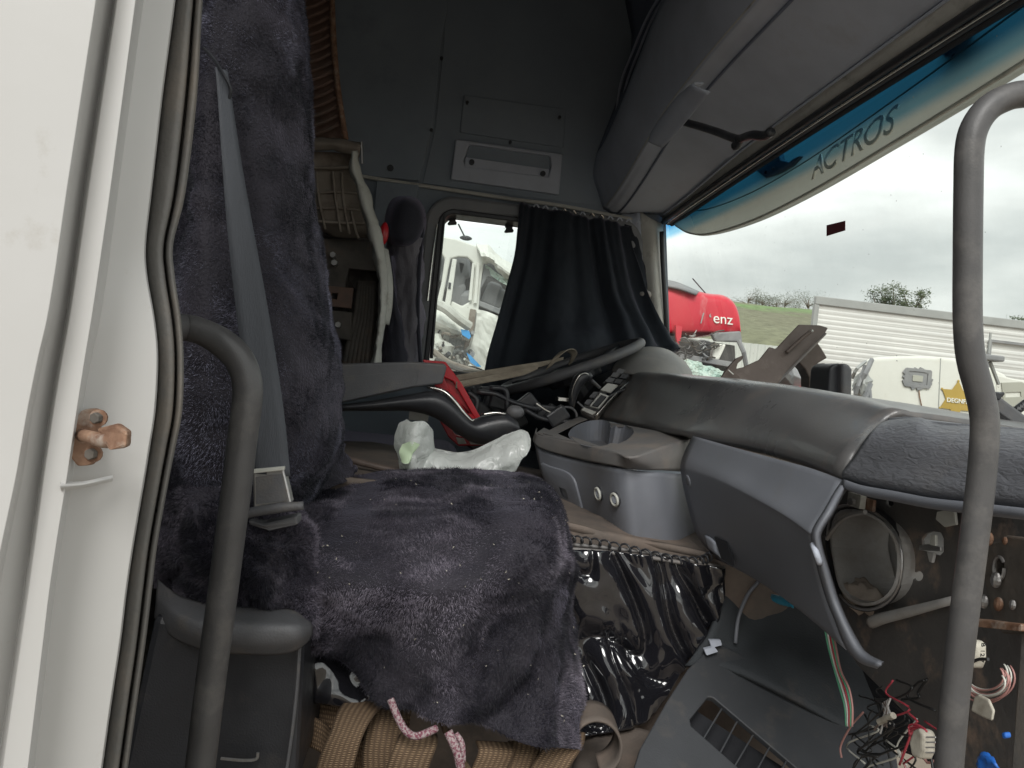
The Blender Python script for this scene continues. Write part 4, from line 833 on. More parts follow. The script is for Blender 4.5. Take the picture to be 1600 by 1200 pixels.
# skirt tail behind, at the back's foot
loft([toP([(505, 690, 1.42), (528, 690, 1.45), (534, 700, 1.5)]), toP([(498, 735, 1.38), (520, 725, 1.44), (545, 742, 1.5)]), toP([(470, 775, 1.34), (520, 762, 1.4), (556, 748, 1.48)])], 6, 6, disp=folds(.02, 15)).build('cover_tail', M['fur'], seat, smooth=True, solid=.006)
# grey plastic side shield
ss_ = [[(246, 905, 1.06), (262, 918, 1.03), (285, 932, 1.01), (330, 942, 1.0), (380, 946, 1.0), (430, 948, 1.0), (462, 952, 1.0), (480, 960, 1.03)],
       [(244, 925, 1.04), (264, 940, 1.0), (290, 954, .975), (332, 963, .96), (380, 966, .955), (430, 967, .955), (464, 970, .96), (486, 972, 1.0)],
       [(243, 938, 1.03), (264, 954, .985), (292, 969, .957), (332, 978, .945), (380, 981, .94), (430, 981, .94), (467, 981, .948), (489, 980, .99)],
       [(242, 952, 1.03), (264, 974, .985), (292, 990, .957), (332, 1001, .945), (380, 1004, .94), (430, 1004, .94), (466, 999, .948), (488, 990, .99)],
       [(241, 965, 1.04), (262, 990, 1.0), (290, 1007, .975), (330, 1019, .965), (380, 1023, .96), (428, 1024, .96), (460, 1018, .965), (482, 1003, 1.0)]]
loft([toP(r) for r in ss_], 5, 5).build('side_shield', M['seatplas'], seat, smooth=True, solid=-.006)
pd = MB(); pd.prism(toP([(240, 960, 1.0), (475, 1000, 1.0), (462, 1240, 1.0), (180, 1240, 1.0)]), (0, .42, 0)); pd.build('pedestal', M['black'], seat, bevel=.01)
MB().tube(cr1(toP([(468, 1005, .99), (465, 1060, .99), (458, 1130, .99), (448, 1200, .99)]), 4), .0022, 6).build('pedestal_edge', M['seatplas'], seat)
MB().tube(cr1(toP([(345, 1185, .985), (380, 1188, .985), (400, 1186, .985), (403, 1176, .985)]), 4), .002, 6).build('pedestal_wire', M['steel'], seat)
# recline lever and belt stalk
MB().tube(cr1(toP([(385, 803, .955), (400, 799, .95), (440, 793, .945), (474, 790, .945)]), 4), [.0058, .0062, .0062, .005], 12).build('recline_lever', M['seatplas'], seat, smooth=True)
MB().prism(toP([(388, 812, .97), (412, 818, .965), (464, 806, .965), (466, 820, .965), (420, 830, .965), (388, 820, .97)]), (0, .03, 0)).build('lever_bracket', M['seatplas'], seat, bevel=.003)
# folding armrest stub hidden, dust specks
fl = MB(); rs = random.Random(3)
vs_ = cover.data.vertices
for i in range(150):
    v = rs.choice(vs_).co; c = v+Vector((rs.uniform(-.01, .01), -.006, .008)); s = rs.choice([.0009, .0011, .0016]); d1 = Vector((rs.uniform(-1, 1), rs.uniform(-1, 1), rs.uniform(-1, 1))).normalized()
    fl.add([c-d1*s*1.5, c+d1.orthogonal()*s, c+d1*s*1.5], [(0, 1, 2)])
fl.build('lint', M['tag'], seat, kind='stuff')

# ---- seat belt
t = thing('seat_belt', 'dark grey seat belt webbing hanging over the plush backrest', 'seat belt', P(420, 740, .96))
ribbon(toP([(346, 108, .99), (352, 160, .985), (362, 250, .975), (376, 360, .965), (392, 470, .96), (405, 560, .955), (416, 650, .95), (424, 742, .95)]),
       [(.013, .008, 0), (.015, .01, 0), (.021, .01, 0), (.030, .008, 0), (.037, .006, 0), (.040, .005, 0), (.043, .003, 0), (.045, .002, 0)], 'webbing', M['belt'], t, 8, .0014)
MB().tube(cr1(toP([(318, 75, 1.0), (334, 92, .99), (350, 118, .98), (360, 140, .985), (357, 156, .99)]), 4), .0022, 6).build('guide_cord', M['black'], t)
MB().prism(toP([(395, 738, .95), (443, 731, .948), (455, 784, .946), (452, 792, .946), (396, 797, .95)]), (0, .018, 0)).build('buckle_body', M['steel'], t, bevel=.002)
MB().prism(toP([(395, 733, .945), (444, 729, .943), (444, 735, .943), (395, 740, .945)]), (0, .022, 0)).build('buckle_lip', M['palemetal'], t, bevel=.001)
MB().prism(toP([(400, 745, .9485), (440, 740, .9465), (449, 782, .9445), (400, 788, .9485)]), (0, -.001, 0)).build('buckle_label', M['seatplas'], t)

# ---- lower left of the cab: tunnel, driver seat, dark parts
tun = thing('engine_tunnel', 'dusty dark engine tunnel box standing between the two seats', 'engine cover', (.1, 1.8, ZF))
loft([[Vector((-.45, 2.12, 2.03)), Vector((0, 2.14, 2.03)), Vector((.3, 2.14, 2.0)), Vector((.72, 2.14, 1.96))], [Vector((-.45, 1.75, 2.03)), Vector((0, 1.75, 2.025)), Vector((.3, 1.75, 1.985)), Vector((.74, 1.75, 1.955))],
      [Vector((-.45, 1.47, 2.02)), Vector((0, 1.47, 2.015)), Vector((.3, 1.45, 1.975)), Vector((.76, 1.42, 1.93))], [Vector((-.45, 1.44, 1.99)), Vector((0, 1.44, 1.985)), Vector((.3, 1.42, 1.945)), Vector((.78, 1.38, 1.90))],
      [Vector((-.45, 1.43, 1.5)), Vector((0, 1.43, 1.5)), Vector((.3, 1.41, 1.5)), Vector((.78, 1.38, 1.5))]], 8, 6, disp=folds(.006, 6)).build('cover_top', M['floor'], tun, smooth=True, solid=.01)
MB().tube(cr1(toP([(526, 713, 1.62), (560, 722, 1.6), (620, 737, 1.58), (660, 746, 1.56)]), 4), .007, 7).build('edge_trim', M['copper'], tun, smooth=True)
for i in range(2):
    MB().tube(cr1(toP([(880, 850+i*7, 1.40-i*.01), (950, 856+i*7, 1.39-i*.01), (1040, 868+i*7, 1.38-i*.01), (1132, 888+i*4, 1.37-i*.01)]), 4), .004, 7).build('edge_trim', M['dash_brown'], tun, smooth=True)

ds = thing('driver_seat', 'black covered driver seat with a long armrest beyond the passenger seat', 'seat', (-.1, 2.2, ZF))
def lrow(v, u0, u1, y0, y1, yb): return toP([(u0-3, v, yb), (u0+6, v, y0), ((u0+u1)/2, v, y0-.03), (u1-5, v, y1), (u1+2, v, yb)])
loft([lrow(309, 626, 640, 2.42, 2.42, 2.46), lrow(315, 616, 652, 2.37, 2.38, 2.46), lrow(330, 609, 660, 2.35, 2.36, 2.46), lrow(352, 606, 662, 2.35, 2.36, 2.46), lrow(372, 609, 656, 2.35, 2.36, 2.46), lrow(382, 614, 650, 2.38, 2.38, 2.46)], 5, 4).build('headrest', M['fur_sm'], ds, smooth=True, solid=.01)
loft([lrow(372, 612, 657, 2.40, 2.38, 2.5), lrow(420, 612, 657, 2.39, 2.37, 2.5), lrow(480, 611, 655, 2.38, 2.36, 2.5), lrow(540, 608, 653, 2.38, 2.36, 2.5), lrow(600, 606, 652, 2.38, 2.36, 2.5)], 8, 7, disp=folds(.014, 13)).build('backrest_cover', M['grey_fab'], ds, smooth=True, solid=.008)
loft([lrow(400, 600, 616, 2.36, 2.35, 2.5), lrow(470, 600, 624, 2.36, 2.34, 2.5), lrow(540, 598, 636, 2.36, 2.34, 2.5), lrow(600, 596, 640, 2.36, 2.34, 2.5)], 5, 5, disp=folds(.012, 13)).build('backrest_side', M['fur_sm'], ds, smooth=True, solid=.008)
MB().tube(cr1(toP([(662, 340, 2.4), (655, 420, 2.36), (653, 500, 2.35), (658, 580, 2.35)]), 4), .006, 6).build('cover_piping', M['fur_sm'], ds, smooth=True)
MB().box((-.75, 2.14, 1.70), (.10, 2.68, 2.02)).build('cushion', M['fur_sm'], ds, bevel=.06, seg=4)
MB().box((-.7, 2.2, 1.46), (.05, 2.6, 1.72)).build('pedestal', M['black'], ds, bevel=.02)
MB().box((-.80, 2.14, 1.98), (-.52, 2.66, 2.62), Matrix.Rotation(rad(-6), 3, 'Y')).build('backrest_core', M['fur_sm'], ds, bevel=.05, seg=3)
arm = MB(); arm.prism(toP([(500, 570, 1.86), (540, 568, 1.86), (640, 565, 1.86), (694, 568, 1.86), (698, 574, 1.86), (691, 600, 1.86), (650, 605, 1.86), (532, 630, 1.86), (500, 636, 1.86)]), (0, .09, 0))
ar = arm.build('armrest', M['seatplas'], ds, bevel=.010, seg=4)
new_obj('armrest_inset', plate(toP([(528, 590, 1.859), (654, 578, 1.859), (650, 602, 1.859), (530, 628, 1.859)]), [], (0, -.003, 0)), M['seatplas'], ds, bevel=.001)
# ---- gear selector console with chrome lip
t = thing('gear_console', 'black curved gear selector console with a chrome edge and round knob', 'gear selector', P(760, 670, 1.85))
up = [(530, 634), (580, 628), (640, 618), (680, 612), (705, 622), (722, 642), (738, 656), (760, 650), (790, 646), (806, 658), (812, 672)]
lo = [(530, 640), (580, 640), (640, 640), (680, 650), (712, 672), (738, 688), (765, 692), (790, 692), (800, 688), (812, 680), (815, 676)]
loft([[P(u, v, 1.93) for u, v in up], [P(u, v+2, 1.84) for u, v in up], [P((a_[0]+b_[0])/2, (a_[1]+b_[1])/2, 1.82) for a_, b_ in zip(up, lo)], [P(u, v, 1.85) for u, v in lo], [P(u, v, 1.95) for u, v in lo]], 4, 4).build('console_body', M['black'], t, smooth=True, solid=.006)
MB().tube(cr1(toP([(668, 605, 1.835), (690, 610, 1.83), (706, 622, 1.825), (722, 642, 1.825), (737, 657, 1.825), (741, 655, 1.825)]), 4), [.003, .004, .005, .004, .003, .002], 8).build('chrome_lip', M['chrome'], t, smooth=True)
MB().tube(cr1(toP([(752, 648, 1.83), (775, 645, 1.83), (790, 647, 1.83)]), 4), .003, 8).build('chrome_lip', M['chrome'], t, smooth=True)
MB().tube(cr1(toP([(792, 652, 1.86), (797, 645, 1.86)]), 3), .008, 8).build('knob_stem', M['seatplas'], t)
MB().ball(P(805, 644, 1.85), .020, 16, 10, (1.1, .9, .85)).build('shift_knob', M['seatplas'], t, smooth=True)
MB().box(P(640, 640, 1.98), P(670, 646, 2.0)+Vector((0, .02, -.02))).build('trim_tag', M['trim_lt'], t)
# ---- red plastic frame
t = thing('red_plastic_frame', 'bright red angular plastic frame beside the driver armrest', 'plastic frame', P(720, 640, 2.0))
new_obj('upper_leg', plate(toP([(660, 562, 2.0), (696, 565, 2.0), (722, 600, 2.0), (752, 654, 2.0), (742, 660, 2.0), (700, 612, 2.0), (680, 605, 2.0)]), [toP([(694, 590, 2.0), (708, 596, 2.0), (738, 648, 2.0), (730, 648, 2.0), (700, 606, 2.0)])], (0, .03, 0)), M['red'], t, bevel=.003)
new_obj('recessed_web', plate(toP([(690, 586, 2.02), (710, 594, 2.02), (742, 652, 2.02), (730, 652, 2.02), (698, 608, 2.02)]), [], (0, .01, 0)), M['red'], t)
new_obj('foot', plate(toP([(684, 652, 2.0), (692, 654, 2.0), (712, 680, 2.0), (756, 690, 2.0), (760, 696, 2.0), (716, 697, 2.0), (700, 682, 2.0)]), [], (0, .03, 0)), M['red'], t, bevel=.003)
for a_ in (((712, 683), (725, 685), (729, 693), (716, 694)), ((731, 686), (752, 689), (757, 695), (735, 694))):
    new_obj('pale_pad', plate([P(*q, 1.995) for q in a_], [], (0, -.008, 0)), M['trim_lt'], t, bevel=.002)
# ---- webbing strap tied to the steering wheel
t = thing('beige_strap', 'beige webbing strap stretched from the red frame to the steering wheel rim', 'strap', P(780, 590, 2.1))
ribbon(toP([(705, 592, 2.02), (760, 584, 2.06), (815, 575, 2.1), (850, 568, 2.14), (880, 560, 2.2)]), [(0, 0, .016), (0, .004, .020), (0, .004, .02), (0, .004, .014), (0, .004, .008)], 'strap_run', M['greywebs'], t, 6)
ribbon(toP([(712, 602, 2.0), (765, 592, 2.03), (815, 582, 2.07), (840, 574, 2.1)]), [(0, 0, .018), (0, .004, .018), (0, .004, .018), (0, .004, .01)], 'strap_run', M['greywebs'], t, 6)
ribbon(toP([(858, 574, 2.14), (872, 556, 2.13), (886, 547, 2.18), (897, 553, 2.24), (890, 570, 2.28)]), [(.018, 0, .018), (.026, 0, .018), (.028, .01, .01), (.02, .01, .01), (.01, 0, .01)], 'strap_loop', M['greywebs'], t, 6)

# ---- steering wheel (tilted ring seen almost edge on)
wc = P(893, 572, 2.38); ax = Vector((-.30, -.06, .95)).normalized()
e1 = ax.cross(Vector((0, 1, 0))).normalized(); e2 = ax.cross(e1).normalized()
wl = thing('steering_wheel', 'black steering wheel seen edge on below the curtain', 'steering wheel', wc)
t1 = (P(1003, 533, 2.38)-wc); e1 = (t1-ax*t1.dot(ax)).normalized(); t1n = t1.normalized(); e1 = t1n
vd = (wc-CAM).normalized(); ax = e1.cross(vd).normalized(); ax = -ax if ax.z < 0 else ax; ax = (ax-vd*.07).normalized(); ax = (ax-e1*ax.dot(e1)).normalized(); e2 = ax.cross(e1).normalized()
RW = .225
MB().tube([wc+(e1*math.cos(q)+e2*math.sin(q))*RW for q in np.linspace(0, 2*math.pi, 49)], .0155, 12, cap=False).build('rim', M['seatplas'], wl, smooth=True)
for q in (0.5, 2.6, 4.7):
    d = e1*math.cos(q)+e2*math.sin(q); MB().tube([wc+d*RW, wc+d*RW*.6-ax*.015, wc+d*.05-ax*.03], [.012, .016, .028], 8).build('spoke', M['black'], wl, smooth=True)
MB().tube([wc-ax*.05, wc-ax*.01, wc+ax*.006], [.085, .085, .06], 20).build('hub', M['black'], wl, bevel=.006)
MB().tube([wc-ax*.05, wc-ax*.42+Vector((.06, 0, 0))], .045, 14).build('steering_column', M['black'], wl)
# stalks and dark controls
t = thing('column_stalk', 'glossy black curved control stalk left of the dashboard switches', 'lever', P(900, 640, 2.1))
MB().tube(cr1(toP([(893, 636, 2.1), (897, 612, 2.1), (905, 594, 2.1), (916, 588, 2.1), (923, 592, 2.1)]), 5), [.008, .014, .018, .016, .010], 12).build('stalk_grip', M['black'], t, smooth=True)
MB().tube(cr1(toP([(895, 632, 2.095), (894, 612, 2.085), (903, 590, 2.08), (913, 583, 2.085), (922, 587, 2.09)]), 5), .0022, 6).build('bright_edge', M['chrome'], t, smooth=True)
MB().tube(toP([(924, 594, 2.12), (937, 606, 2.14)]), .005, 8).build('stalk_rod', M['seatplas'], t)
t = thing('ignition_lock', 'small chromed ignition lock ring in the dark gap left of the cup holders', 'ignition lock', P(880, 640, 2.1))
MB().tube(cr1([P(885+16*math.cos(q), 650+14*math.sin(q)-0, 2.08) for q in np.linspace(math.pi*1.0, math.pi*2.05, 10)], 2), .0035, 8).build('ring', M['seatplas'], t, smooth=True)
MB().tube(cr1(toP([(838, 630, 2.05), (852, 640, 2.05), (868, 648, 2.05)]), 3), .0025, 6).build('bright_edge', M['chrome'], t)
MB().box(P(872, 620, 2.12), P(886, 628, 2.14)+Vector((0, .02, 0))).build('key_head', M['chrome'], t, bevel=.002)
MB().tube(toP([(902, 628, 2.07), (912, 637, 2.07)]), .003, 6).build('key_rod', M['seatplas'], t)
t = thing('lower_driver_dash', 'shadowed black lower driver side dashboard under the steering wheel', 'dashboard', (.6, 2.5, 1.5))
loft([[Vector((.62, 2.84, 2.3)), Vector((.60, 2.5, 2.32)), Vector((.62, 2.15, 2.3))], [Vector((.50, 2.84, 2.2)), Vector((.46, 2.5, 2.22)), Vector((.47, 2.15, 2.2))], [Vector((.46, 2.84, 2.0)), Vector((.40, 2.5, 2.0)), Vector((.42, 2.15, 2.0))], [Vector((.6, 2.84, 1.6)), Vector((.5, 2.5, 1.55)), Vector((.5, 2.15, 1.5))]], 6, 6, disp=folds(.004, 9)).build('knee_trim', M['black'], t, smooth=True, solid=.01)
for i in range(16):
    c = P(rs.uniform(740, 880), rs.uniform(608, 690), rs.uniform(2.05, 2.3)); s = rs.uniform(.012, .04)
    MB().box(c-Vector((s, s*.7, s*.7)), c+Vector((s, s*.7, s*.7)), Matrix.Rotation(rs.uniform(-1, 1), 3, 'Y')).build('control_block', M['black'], t, bevel=.006)
for q in (((745, 612), (775, 616), (800, 628), (840, 640)), ((765, 606), (790, 610), (792, 640)), ((820, 640), (850, 655), (900, 660)), ((730, 612), (745, 625), (742, 650))):
    MB().tube(cr1([P(*k, 2.04) for k in q], 4), .007, 7).build('control_cable', M['black'], t, smooth=True)
MB().box((-.2, 2.2, 1.86), (.5, 2.8, 1.9)).build('footwell_edge', M['blackmat'], t, bevel=.01)

# ---- torn rear panel
t = thing('torn_rear_panel', 'torn and bent rear cab panel with ribbed brown metal and a pale curled edge', 'torn panel', P(550, 400, 2.3))
loft([toP([(430, -170, 2.3), (470, -180, 2.3), (512, -175, 2.3)]), toP([(430, -40, 2.3), (470, -40, 2.3), (518, -40, 2.3)]), toP([(440, 100, 2.3), (480, 100, 2.3), (524, 100, 2.3)]), toP([(460, 214, 2.32), (500, 216, 2.32), (540, 218, 2.32)])], 5, 5, disp=folds(.006, 12)).build('ribbed_panel', M['primer'], t, solid=.01)
for k in range(17):
    v = -20+k*14; MB().tube(cr1(toP([(456+k*1.2, v+10, 2.285), (492+k, v, 2.28), (512+k*1.2, v-12, 2.285)]), 3), .006, 6).build('pressed_rib', M['primer'], t, smooth=True)
MB().tube(cr1(toP([(517, -40, 2.27), (521, 60, 2.27), (528, 140, 2.27), (540, 218, 2.27)]), 4), .009, 7).build('panel_edge', M['rust'], t, smooth=True)
loft([toP([(478, 216, 2.26), (520, 216, 2.25), (563, 222, 2.25)]), toP([(478, 224, 2.24), (520, 225, 2.23), (563, 232, 2.23)]), toP([(478, 234, 2.26), (520, 236, 2.25), (562, 244, 2.25)])], 5, 4, disp=folds(.006, 20)).build('top_flange', M['beigemetal'], t, smooth=True, solid=.004)
MB().tube(toP([(565, 222, 2.24), (566, 256, 2.24)]), .004, 6).build('flange_edge', M['steel'], t)
loft([toP([(480, 236, 2.3), (520, 238, 2.3), (560, 244, 2.29)]), toP([(480, 262, 2.31), (520, 262, 2.31), (562, 266, 2.3)]), toP([(482, 300, 2.3), (525, 302, 2.3), (566, 305, 2.3)]), toP([(484, 340, 2.32), (530, 350, 2.31), (582, 356, 2.3)]), toP([(486, 352, 2.36), (530, 366, 2.36), (580, 374, 2.34)])], 7, 6, disp=folds(.010, 10)).build('crumpled_skin', M['beigemetal'], t, smooth=True, solid=.005)
for pts in (((480, 262), (520, 262), (558, 260)), ((482, 302), (520, 300), (560, 302)), ((484, 325), (520, 325), (566, 328)), ((484, 344), (525, 348), (572, 348))):
    MB().tube(cr1([P(*q, 2.29) for q in pts], 4), .0045, 6).build('pressed_rib', M['beigemetal'], t, smooth=True)
for pts in (((494, 268), (498, 310), (508, 358)), ((520, 268), (524, 310), (532, 362)), ((534, 270), (536, 310), (546, 366)), ((548, 330), (556, 362), (560, 372))):
    MB().tube(cr1([P(*q, 2.288) for q in pts], 4), .004, 6).build('pressed_rib', M['beigemetal'], t, smooth=True)
e1_ = [(556, 236), (562, 262), (576, 300), (588, 340), (596, 370), (604, 410), (606, 450), (604, 490), (599, 530), (596, 572)]
e0_ = [(554, 236), (548, 268), (560, 305), (570, 345), (582, 385), (590, 430), (591, 470), (590, 510), (586, 540), (580, 572)]
loft([[P(*q, 2.22) for q in e0_], [P((a_[0]+b_[0])/2-3, (a_[1]+b_[1])/2, 2.19) for a_, b_ in zip(e0_, e1_)], [P(*q, 2.21) for q in e1_]], 5, 4, disp=folds(.007, 14)).build('curled_edge', M['palemetal'], t, smooth=True, solid=.005)
loft([toP([(600, 388, 2.22), (606, 390, 2.23)]), toP([(604, 430, 2.21), (613, 440, 2.23)]), toP([(604, 470, 2.21), (612, 480, 2.23)]), toP([(600, 505, 2.21), (607, 508, 2.23)])], 4, 4).build('curled_edge', M['palemetal'], t, smooth=True, solid=.005)
MB().ball(P(600, 365, 2.26), .026, 14, 10, (.5, .6, 1.3)).build('red_lamp_lens', M['red'], t, smooth=True)
loft([toP([(480, 352, 2.5), (540, 360, 2.5), (600, 370, 2.5)]), toP([(490, 450, 2.5), (545, 450, 2.5), (600, 450, 2.5)]), toP([(500, 590, 2.5), (550, 590, 2.5), (600, 590, 2.5)])], 6, 6, disp=folds(.02, 10)).build('grimy_backing', M['debris'], t, solid=.01)
new_obj('bracket_plate', plate(toP([(498, 372, 2.4), (596, 376, 2.4), (596, 424, 2.4), (545, 420, 2.4), (538, 452, 2.4), (512, 448, 2.4)]), [], (0, .02, 0)), M['debris'], t, bevel=.003)
new_obj('bracket_plate', plate(toP([(505, 446, 2.38), (552, 450, 2.38), (549, 482, 2.38), (510, 478, 2.38)]), [toP([(518, 458, 2.38), (528, 458, 2.38), (526, 468, 2.38), (517, 466, 2.38)])], (0, .012, 0)), M['primer'], t, bevel=.002)
new_obj('bracket_plate', plate(toP([(512, 484, 2.39), (550, 488, 2.39), (548, 532, 2.39), (520, 528, 2.39)]), [], (0, .02, 0)), M['debris'], t, bevel=.003)
for (u, v) in ((522, 400), (524, 412), (530, 508), (505, 398)):
    c = P(u, v, 2.39); MB().tube([c, c+Vector((0, -.03, 0))], .009, 6).build('bolt', M['steel'], t)
for k in range(6):
    MB().tube(cr1(toP([(562+k*4, 440, 2.44), (556+k*5, 490, 2.42), (546+k*6, 530, 2.42), (536+k*7, 580, 2.42)]), 4), .010, 7).build('corrugated_hose', M['debris'], t, smooth=True)

# ---- window curtain with hooks and clips
t = thing('black_curtain', 'black curtain hanging over the driver window and pulled to the steering wheel', 'curtain', P(900, 345, 2.78))
cr_ = [[(812, 318), (835, 322), (860, 327), (885, 333), (910, 338), (935, 342), (960, 348), (984, 352)],
       [(808, 360), (832, 365), (858, 366), (886, 368), (914, 370), (942, 375), (968, 380), (990, 385)],
       [(803, 400), (828, 408), (856, 412), (888, 414), (922, 416), (952, 418), (978, 422), (1002, 425)],
       [(790, 450), (818, 458), (852, 464), (892, 466), (932, 466), (964, 466), (994, 470), (1018, 472)],
       [(774, 510), (806, 516), (846, 520), (894, 518), (944, 508), (984, 504), (1016, 510), (1042, 518)],
       [(758, 570), (796, 576), (842, 574), (896, 562), (950, 544), (996, 532), (1034, 536), (1062, 543)],
       [(750, 640), (790, 645), (840, 640), (896, 624), (955, 590), (1000, 556), (1036, 550), (1061, 545)],
       [(750, 700), (795, 705), (845, 700), (900, 680), (960, 630), (1006, 580), (1038, 560), (1060, 549)]]
ydep = [2.79, 2.76, 2.75, 2.73, 2.70, 2.66, 2.66, 2.68]
def cfold(p, a, b_):
    k = min(1, .45+a*1.1); ph = b_*37+3*a*b_+1.2*math.sin(b_*9)+a*2.0
    f = .011*k*math.sin(ph)+.015*k*math.sin(ph*.43+1.3)+.003*math.sin(ph*2.1)*(1-a)
    bulge = .05*math.exp(-(((b_-.42)/.13)**2+((a-.66)/.10)**2))
    return -(f*(1-.6*math.exp(-(((b_-.42)/.14)**2+((a-.68)/.12)**2)))+bulge)+.004*fbm(p, 12)
loft([[P(u, v, ydep[i]) for u, v in r] for i, r in enumerate(cr_)], 26, 9, disp=cfold).build('curtain_cloth', M['curtain'], t, smooth=True, solid=.003)
loft([toP([(975, 350, 2.80), (992, 356, 2.81), (1000, 372, 2.82)]), toP([(985, 400, 2.80), (1000, 402, 2.80), (1008, 410, 2.82)]), toP([(996, 450, 2.78), (1008, 450, 2.79), (1014, 452, 2.81)])], 5, 5, disp=folds(.01, 18)).build('curtain_end', M['curtain'], t, smooth=True, solid=.003)
for i in range(12):
    u = 838+i*14.5; v = 322+i*2.35
    MB().tube(cr1([P(u-4, v+1, 2.785), P(u, v-3, 2.775), P(u+4, v+2, 2.785)], 3), .0028, 6).build('curtain_hook', M['chrome' if i in (3, 4, 6, 7) else 'shelf'], t)
for i, (u, v) in enumerate(((706, 343), (795, 355))):
    tt = thing('curtain_clip', ('black plastic clip at the upper left corner of the driver window', 'black plastic clip beside the curtain edge at the window top')[i], 'clip', P(u, v, 2.9), 'clips at the window top')
    o_ = [(-9, -8), (0, -9), (9, -7), (8, -2), (6, 1), (9, 6), (8, 9), (-5, 10), (-8, 8), (-4, 2), (-6, -2)]
    new_obj('clip_body', plate([P(u+a_*.9, v+b_*.8, 2.88) for a_, b_ in o_], [], (0, .02, 0)), M['black'], tt, bevel=.003)
    MB().box(P(u-3, v-9, 2.89)+Vector((0, 0, 0)), P(u+3, v-9, 2.89)+Vector((0, .01, .03))).build('clip_tab', M['black'], tt, bevel=.002)
MB().ball(P(1008, 460, 2.76), .03, 14, 10, (.8, .6, .55)).build('reading_light', M['dome'], smooth=True)
tag(bpy.data.objects['reading_light'], 'small dusty oval lamp on the pillar beside the curtain', 'lamp')

# ---- dashboard
d = thing('dashboard', 'long grey dashboard with brown dusted padded top running across the cab', 'dashboard', (.6, 1.6, 1.9))
tb = [(935, 651), (1010, 668), (1080, 680), (1205, 709), (1316, 746)]; yb = [2.2, 1.82, 1.5, 1.19, .95]
tm = [(957, 622), (1030, 632), (1105, 643), (1225, 665), (1335, 700)]
tu = [(985, 588), (1050, 593), (1130, 602), (1262, 622), (1370, 660)]
tt_ = [(1000, 581), (1075, 586), (1155, 593), (1290, 611), (1404, 640)]; yt = [2.2, 1.84, 1.54, 1.22, 1.0]
def row(a, ys_, dy=0): return [P(u, v, y+dy) for (u, v), y in zip(a, ys_)]
r3 = [p+Vector((.03, 0, .000-.002*i/4)) for i, p in enumerate(row(tt_, yt))]; r4 = [p+Vector((.10, 0, -.004)) for p in row(tt_, yt)]; r5 = [p+Vector((.42, 0, -.02)) for p in row(tt_, yt)]
g_ = loft([[p+Vector((.05, 0, -.012)) for p in row(tb, yb)], row(tb, yb), row(tm, yb), row(tu, yt), row(tt_, yt), r3, r4, r5], 8, 5, disp=folds(.0012, 6))
g_.build('top_pad', M['dash_top'], d, smooth=True, solid=-.012)
# right grained pad with rounded corner
b1 = [(1316, 747), (1350, 757), (1400, 766), (1458, 776), (1530, 784), (1640, 797)]
b2 = [(1335, 712), (1368, 722), (1410, 728), (1458, 733), (1530, 740), (1640, 752)]
b3 = [(1360, 676), (1388, 684), (1425, 686), (1460, 690), (1530, 697), (1640, 708)]
b4 = [(1384, 658), (1410, 655), (1440, 655), (1464, 664), (1530, 668), (1640, 676)]
b5 = [(1402, 648), (1424, 648), (1446, 652), (1474, 654), (1540, 660), (1650, 668)]
def xr(a, x): return [PX(u, v, x) for u, v in a]
g_ = loft([[p+Vector((.05, 0, -.012)) for p in xr(b1, .545)], xr(b1, .535), xr(b2, .542), xr(b3, .56), xr(b4, .60), [p+Vector((.03, 0, -.004)) for p in xr(b5, .62)], [p+Vector((.36, 0, -.01)) for p in xr(b5, .62)]], 6, 6)
g_.build('grained_end_pad', M['leather'], d, smooth=True, solid=-.012)
mm = M['leather'].node_tree; bn = [n for n in mm.nodes if n.bl_idname == 'ShaderNodeBump'][0]
tcn = N(mm, 'ShaderNodeTexCoord'); mpn = N(mm, 'ShaderNodeMapping'); mpn.inputs['Scale'].default_value = (1, .45, 1.6); mpn.inputs['Rotation'].default_value = (.5, 0, 0)
vo = N(mm, 'ShaderNodeTexNoise'); vo.inputs['Scale'].default_value = 105; vo.inputs['Detail'].default_value = 3; vo.inputs['Distortion'].default_value = .8
mm.links.new(tcn.outputs['Object'], mpn.inputs[0]); mm.links.new(mpn.outputs[0], vo.inputs['Vector']); b2n = N(mm, 'ShaderNodeBump'); b2n.inputs['Strength'].default_value = .45; b2n.inputs['Distance'].default_value = .006
mm.links.new(vo.outputs[0], b2n.inputs['Height']); mm.links.new(bn.outputs[0], b2n.inputs['Normal']); mm.links.new(b2n.outputs[0], mm.nodes['Principled BSDF'].inputs['Normal'])
c1 = [(1320, 750), (1350, 760), (1400, 769), (1458, 780), (1530, 788), (1640, 801)]
c2 = [(1322, 762), (1352, 772), (1400, 781), (1458, 792), (1530, 800), (1640, 812)]
loft([xr(c1, .53), xr(c2, .532), [p+Vector((.06, 0, 0)) for p in xr(c2, .54)]], 5, 3).build('lower_lip', M['dash'], d, smooth=True, solid=.005)
# console top with cup holders
ct = [(838, 676), (850, 668), (905, 645), (935, 651), (1010, 668), (1080, 681), (1082, 683), (984, 714), (962, 706), (900, 690), (850, 681)]
ycn = [1.80, 1.86, 2.1, 2.19, 1.82, 1.50, 1.49, 1.60, 1.63, 1.70, 1.76]
outer = [P(u, v, y) for (u, v), y in zip(ct, ycn)]
zc = [p.z for p in outer]
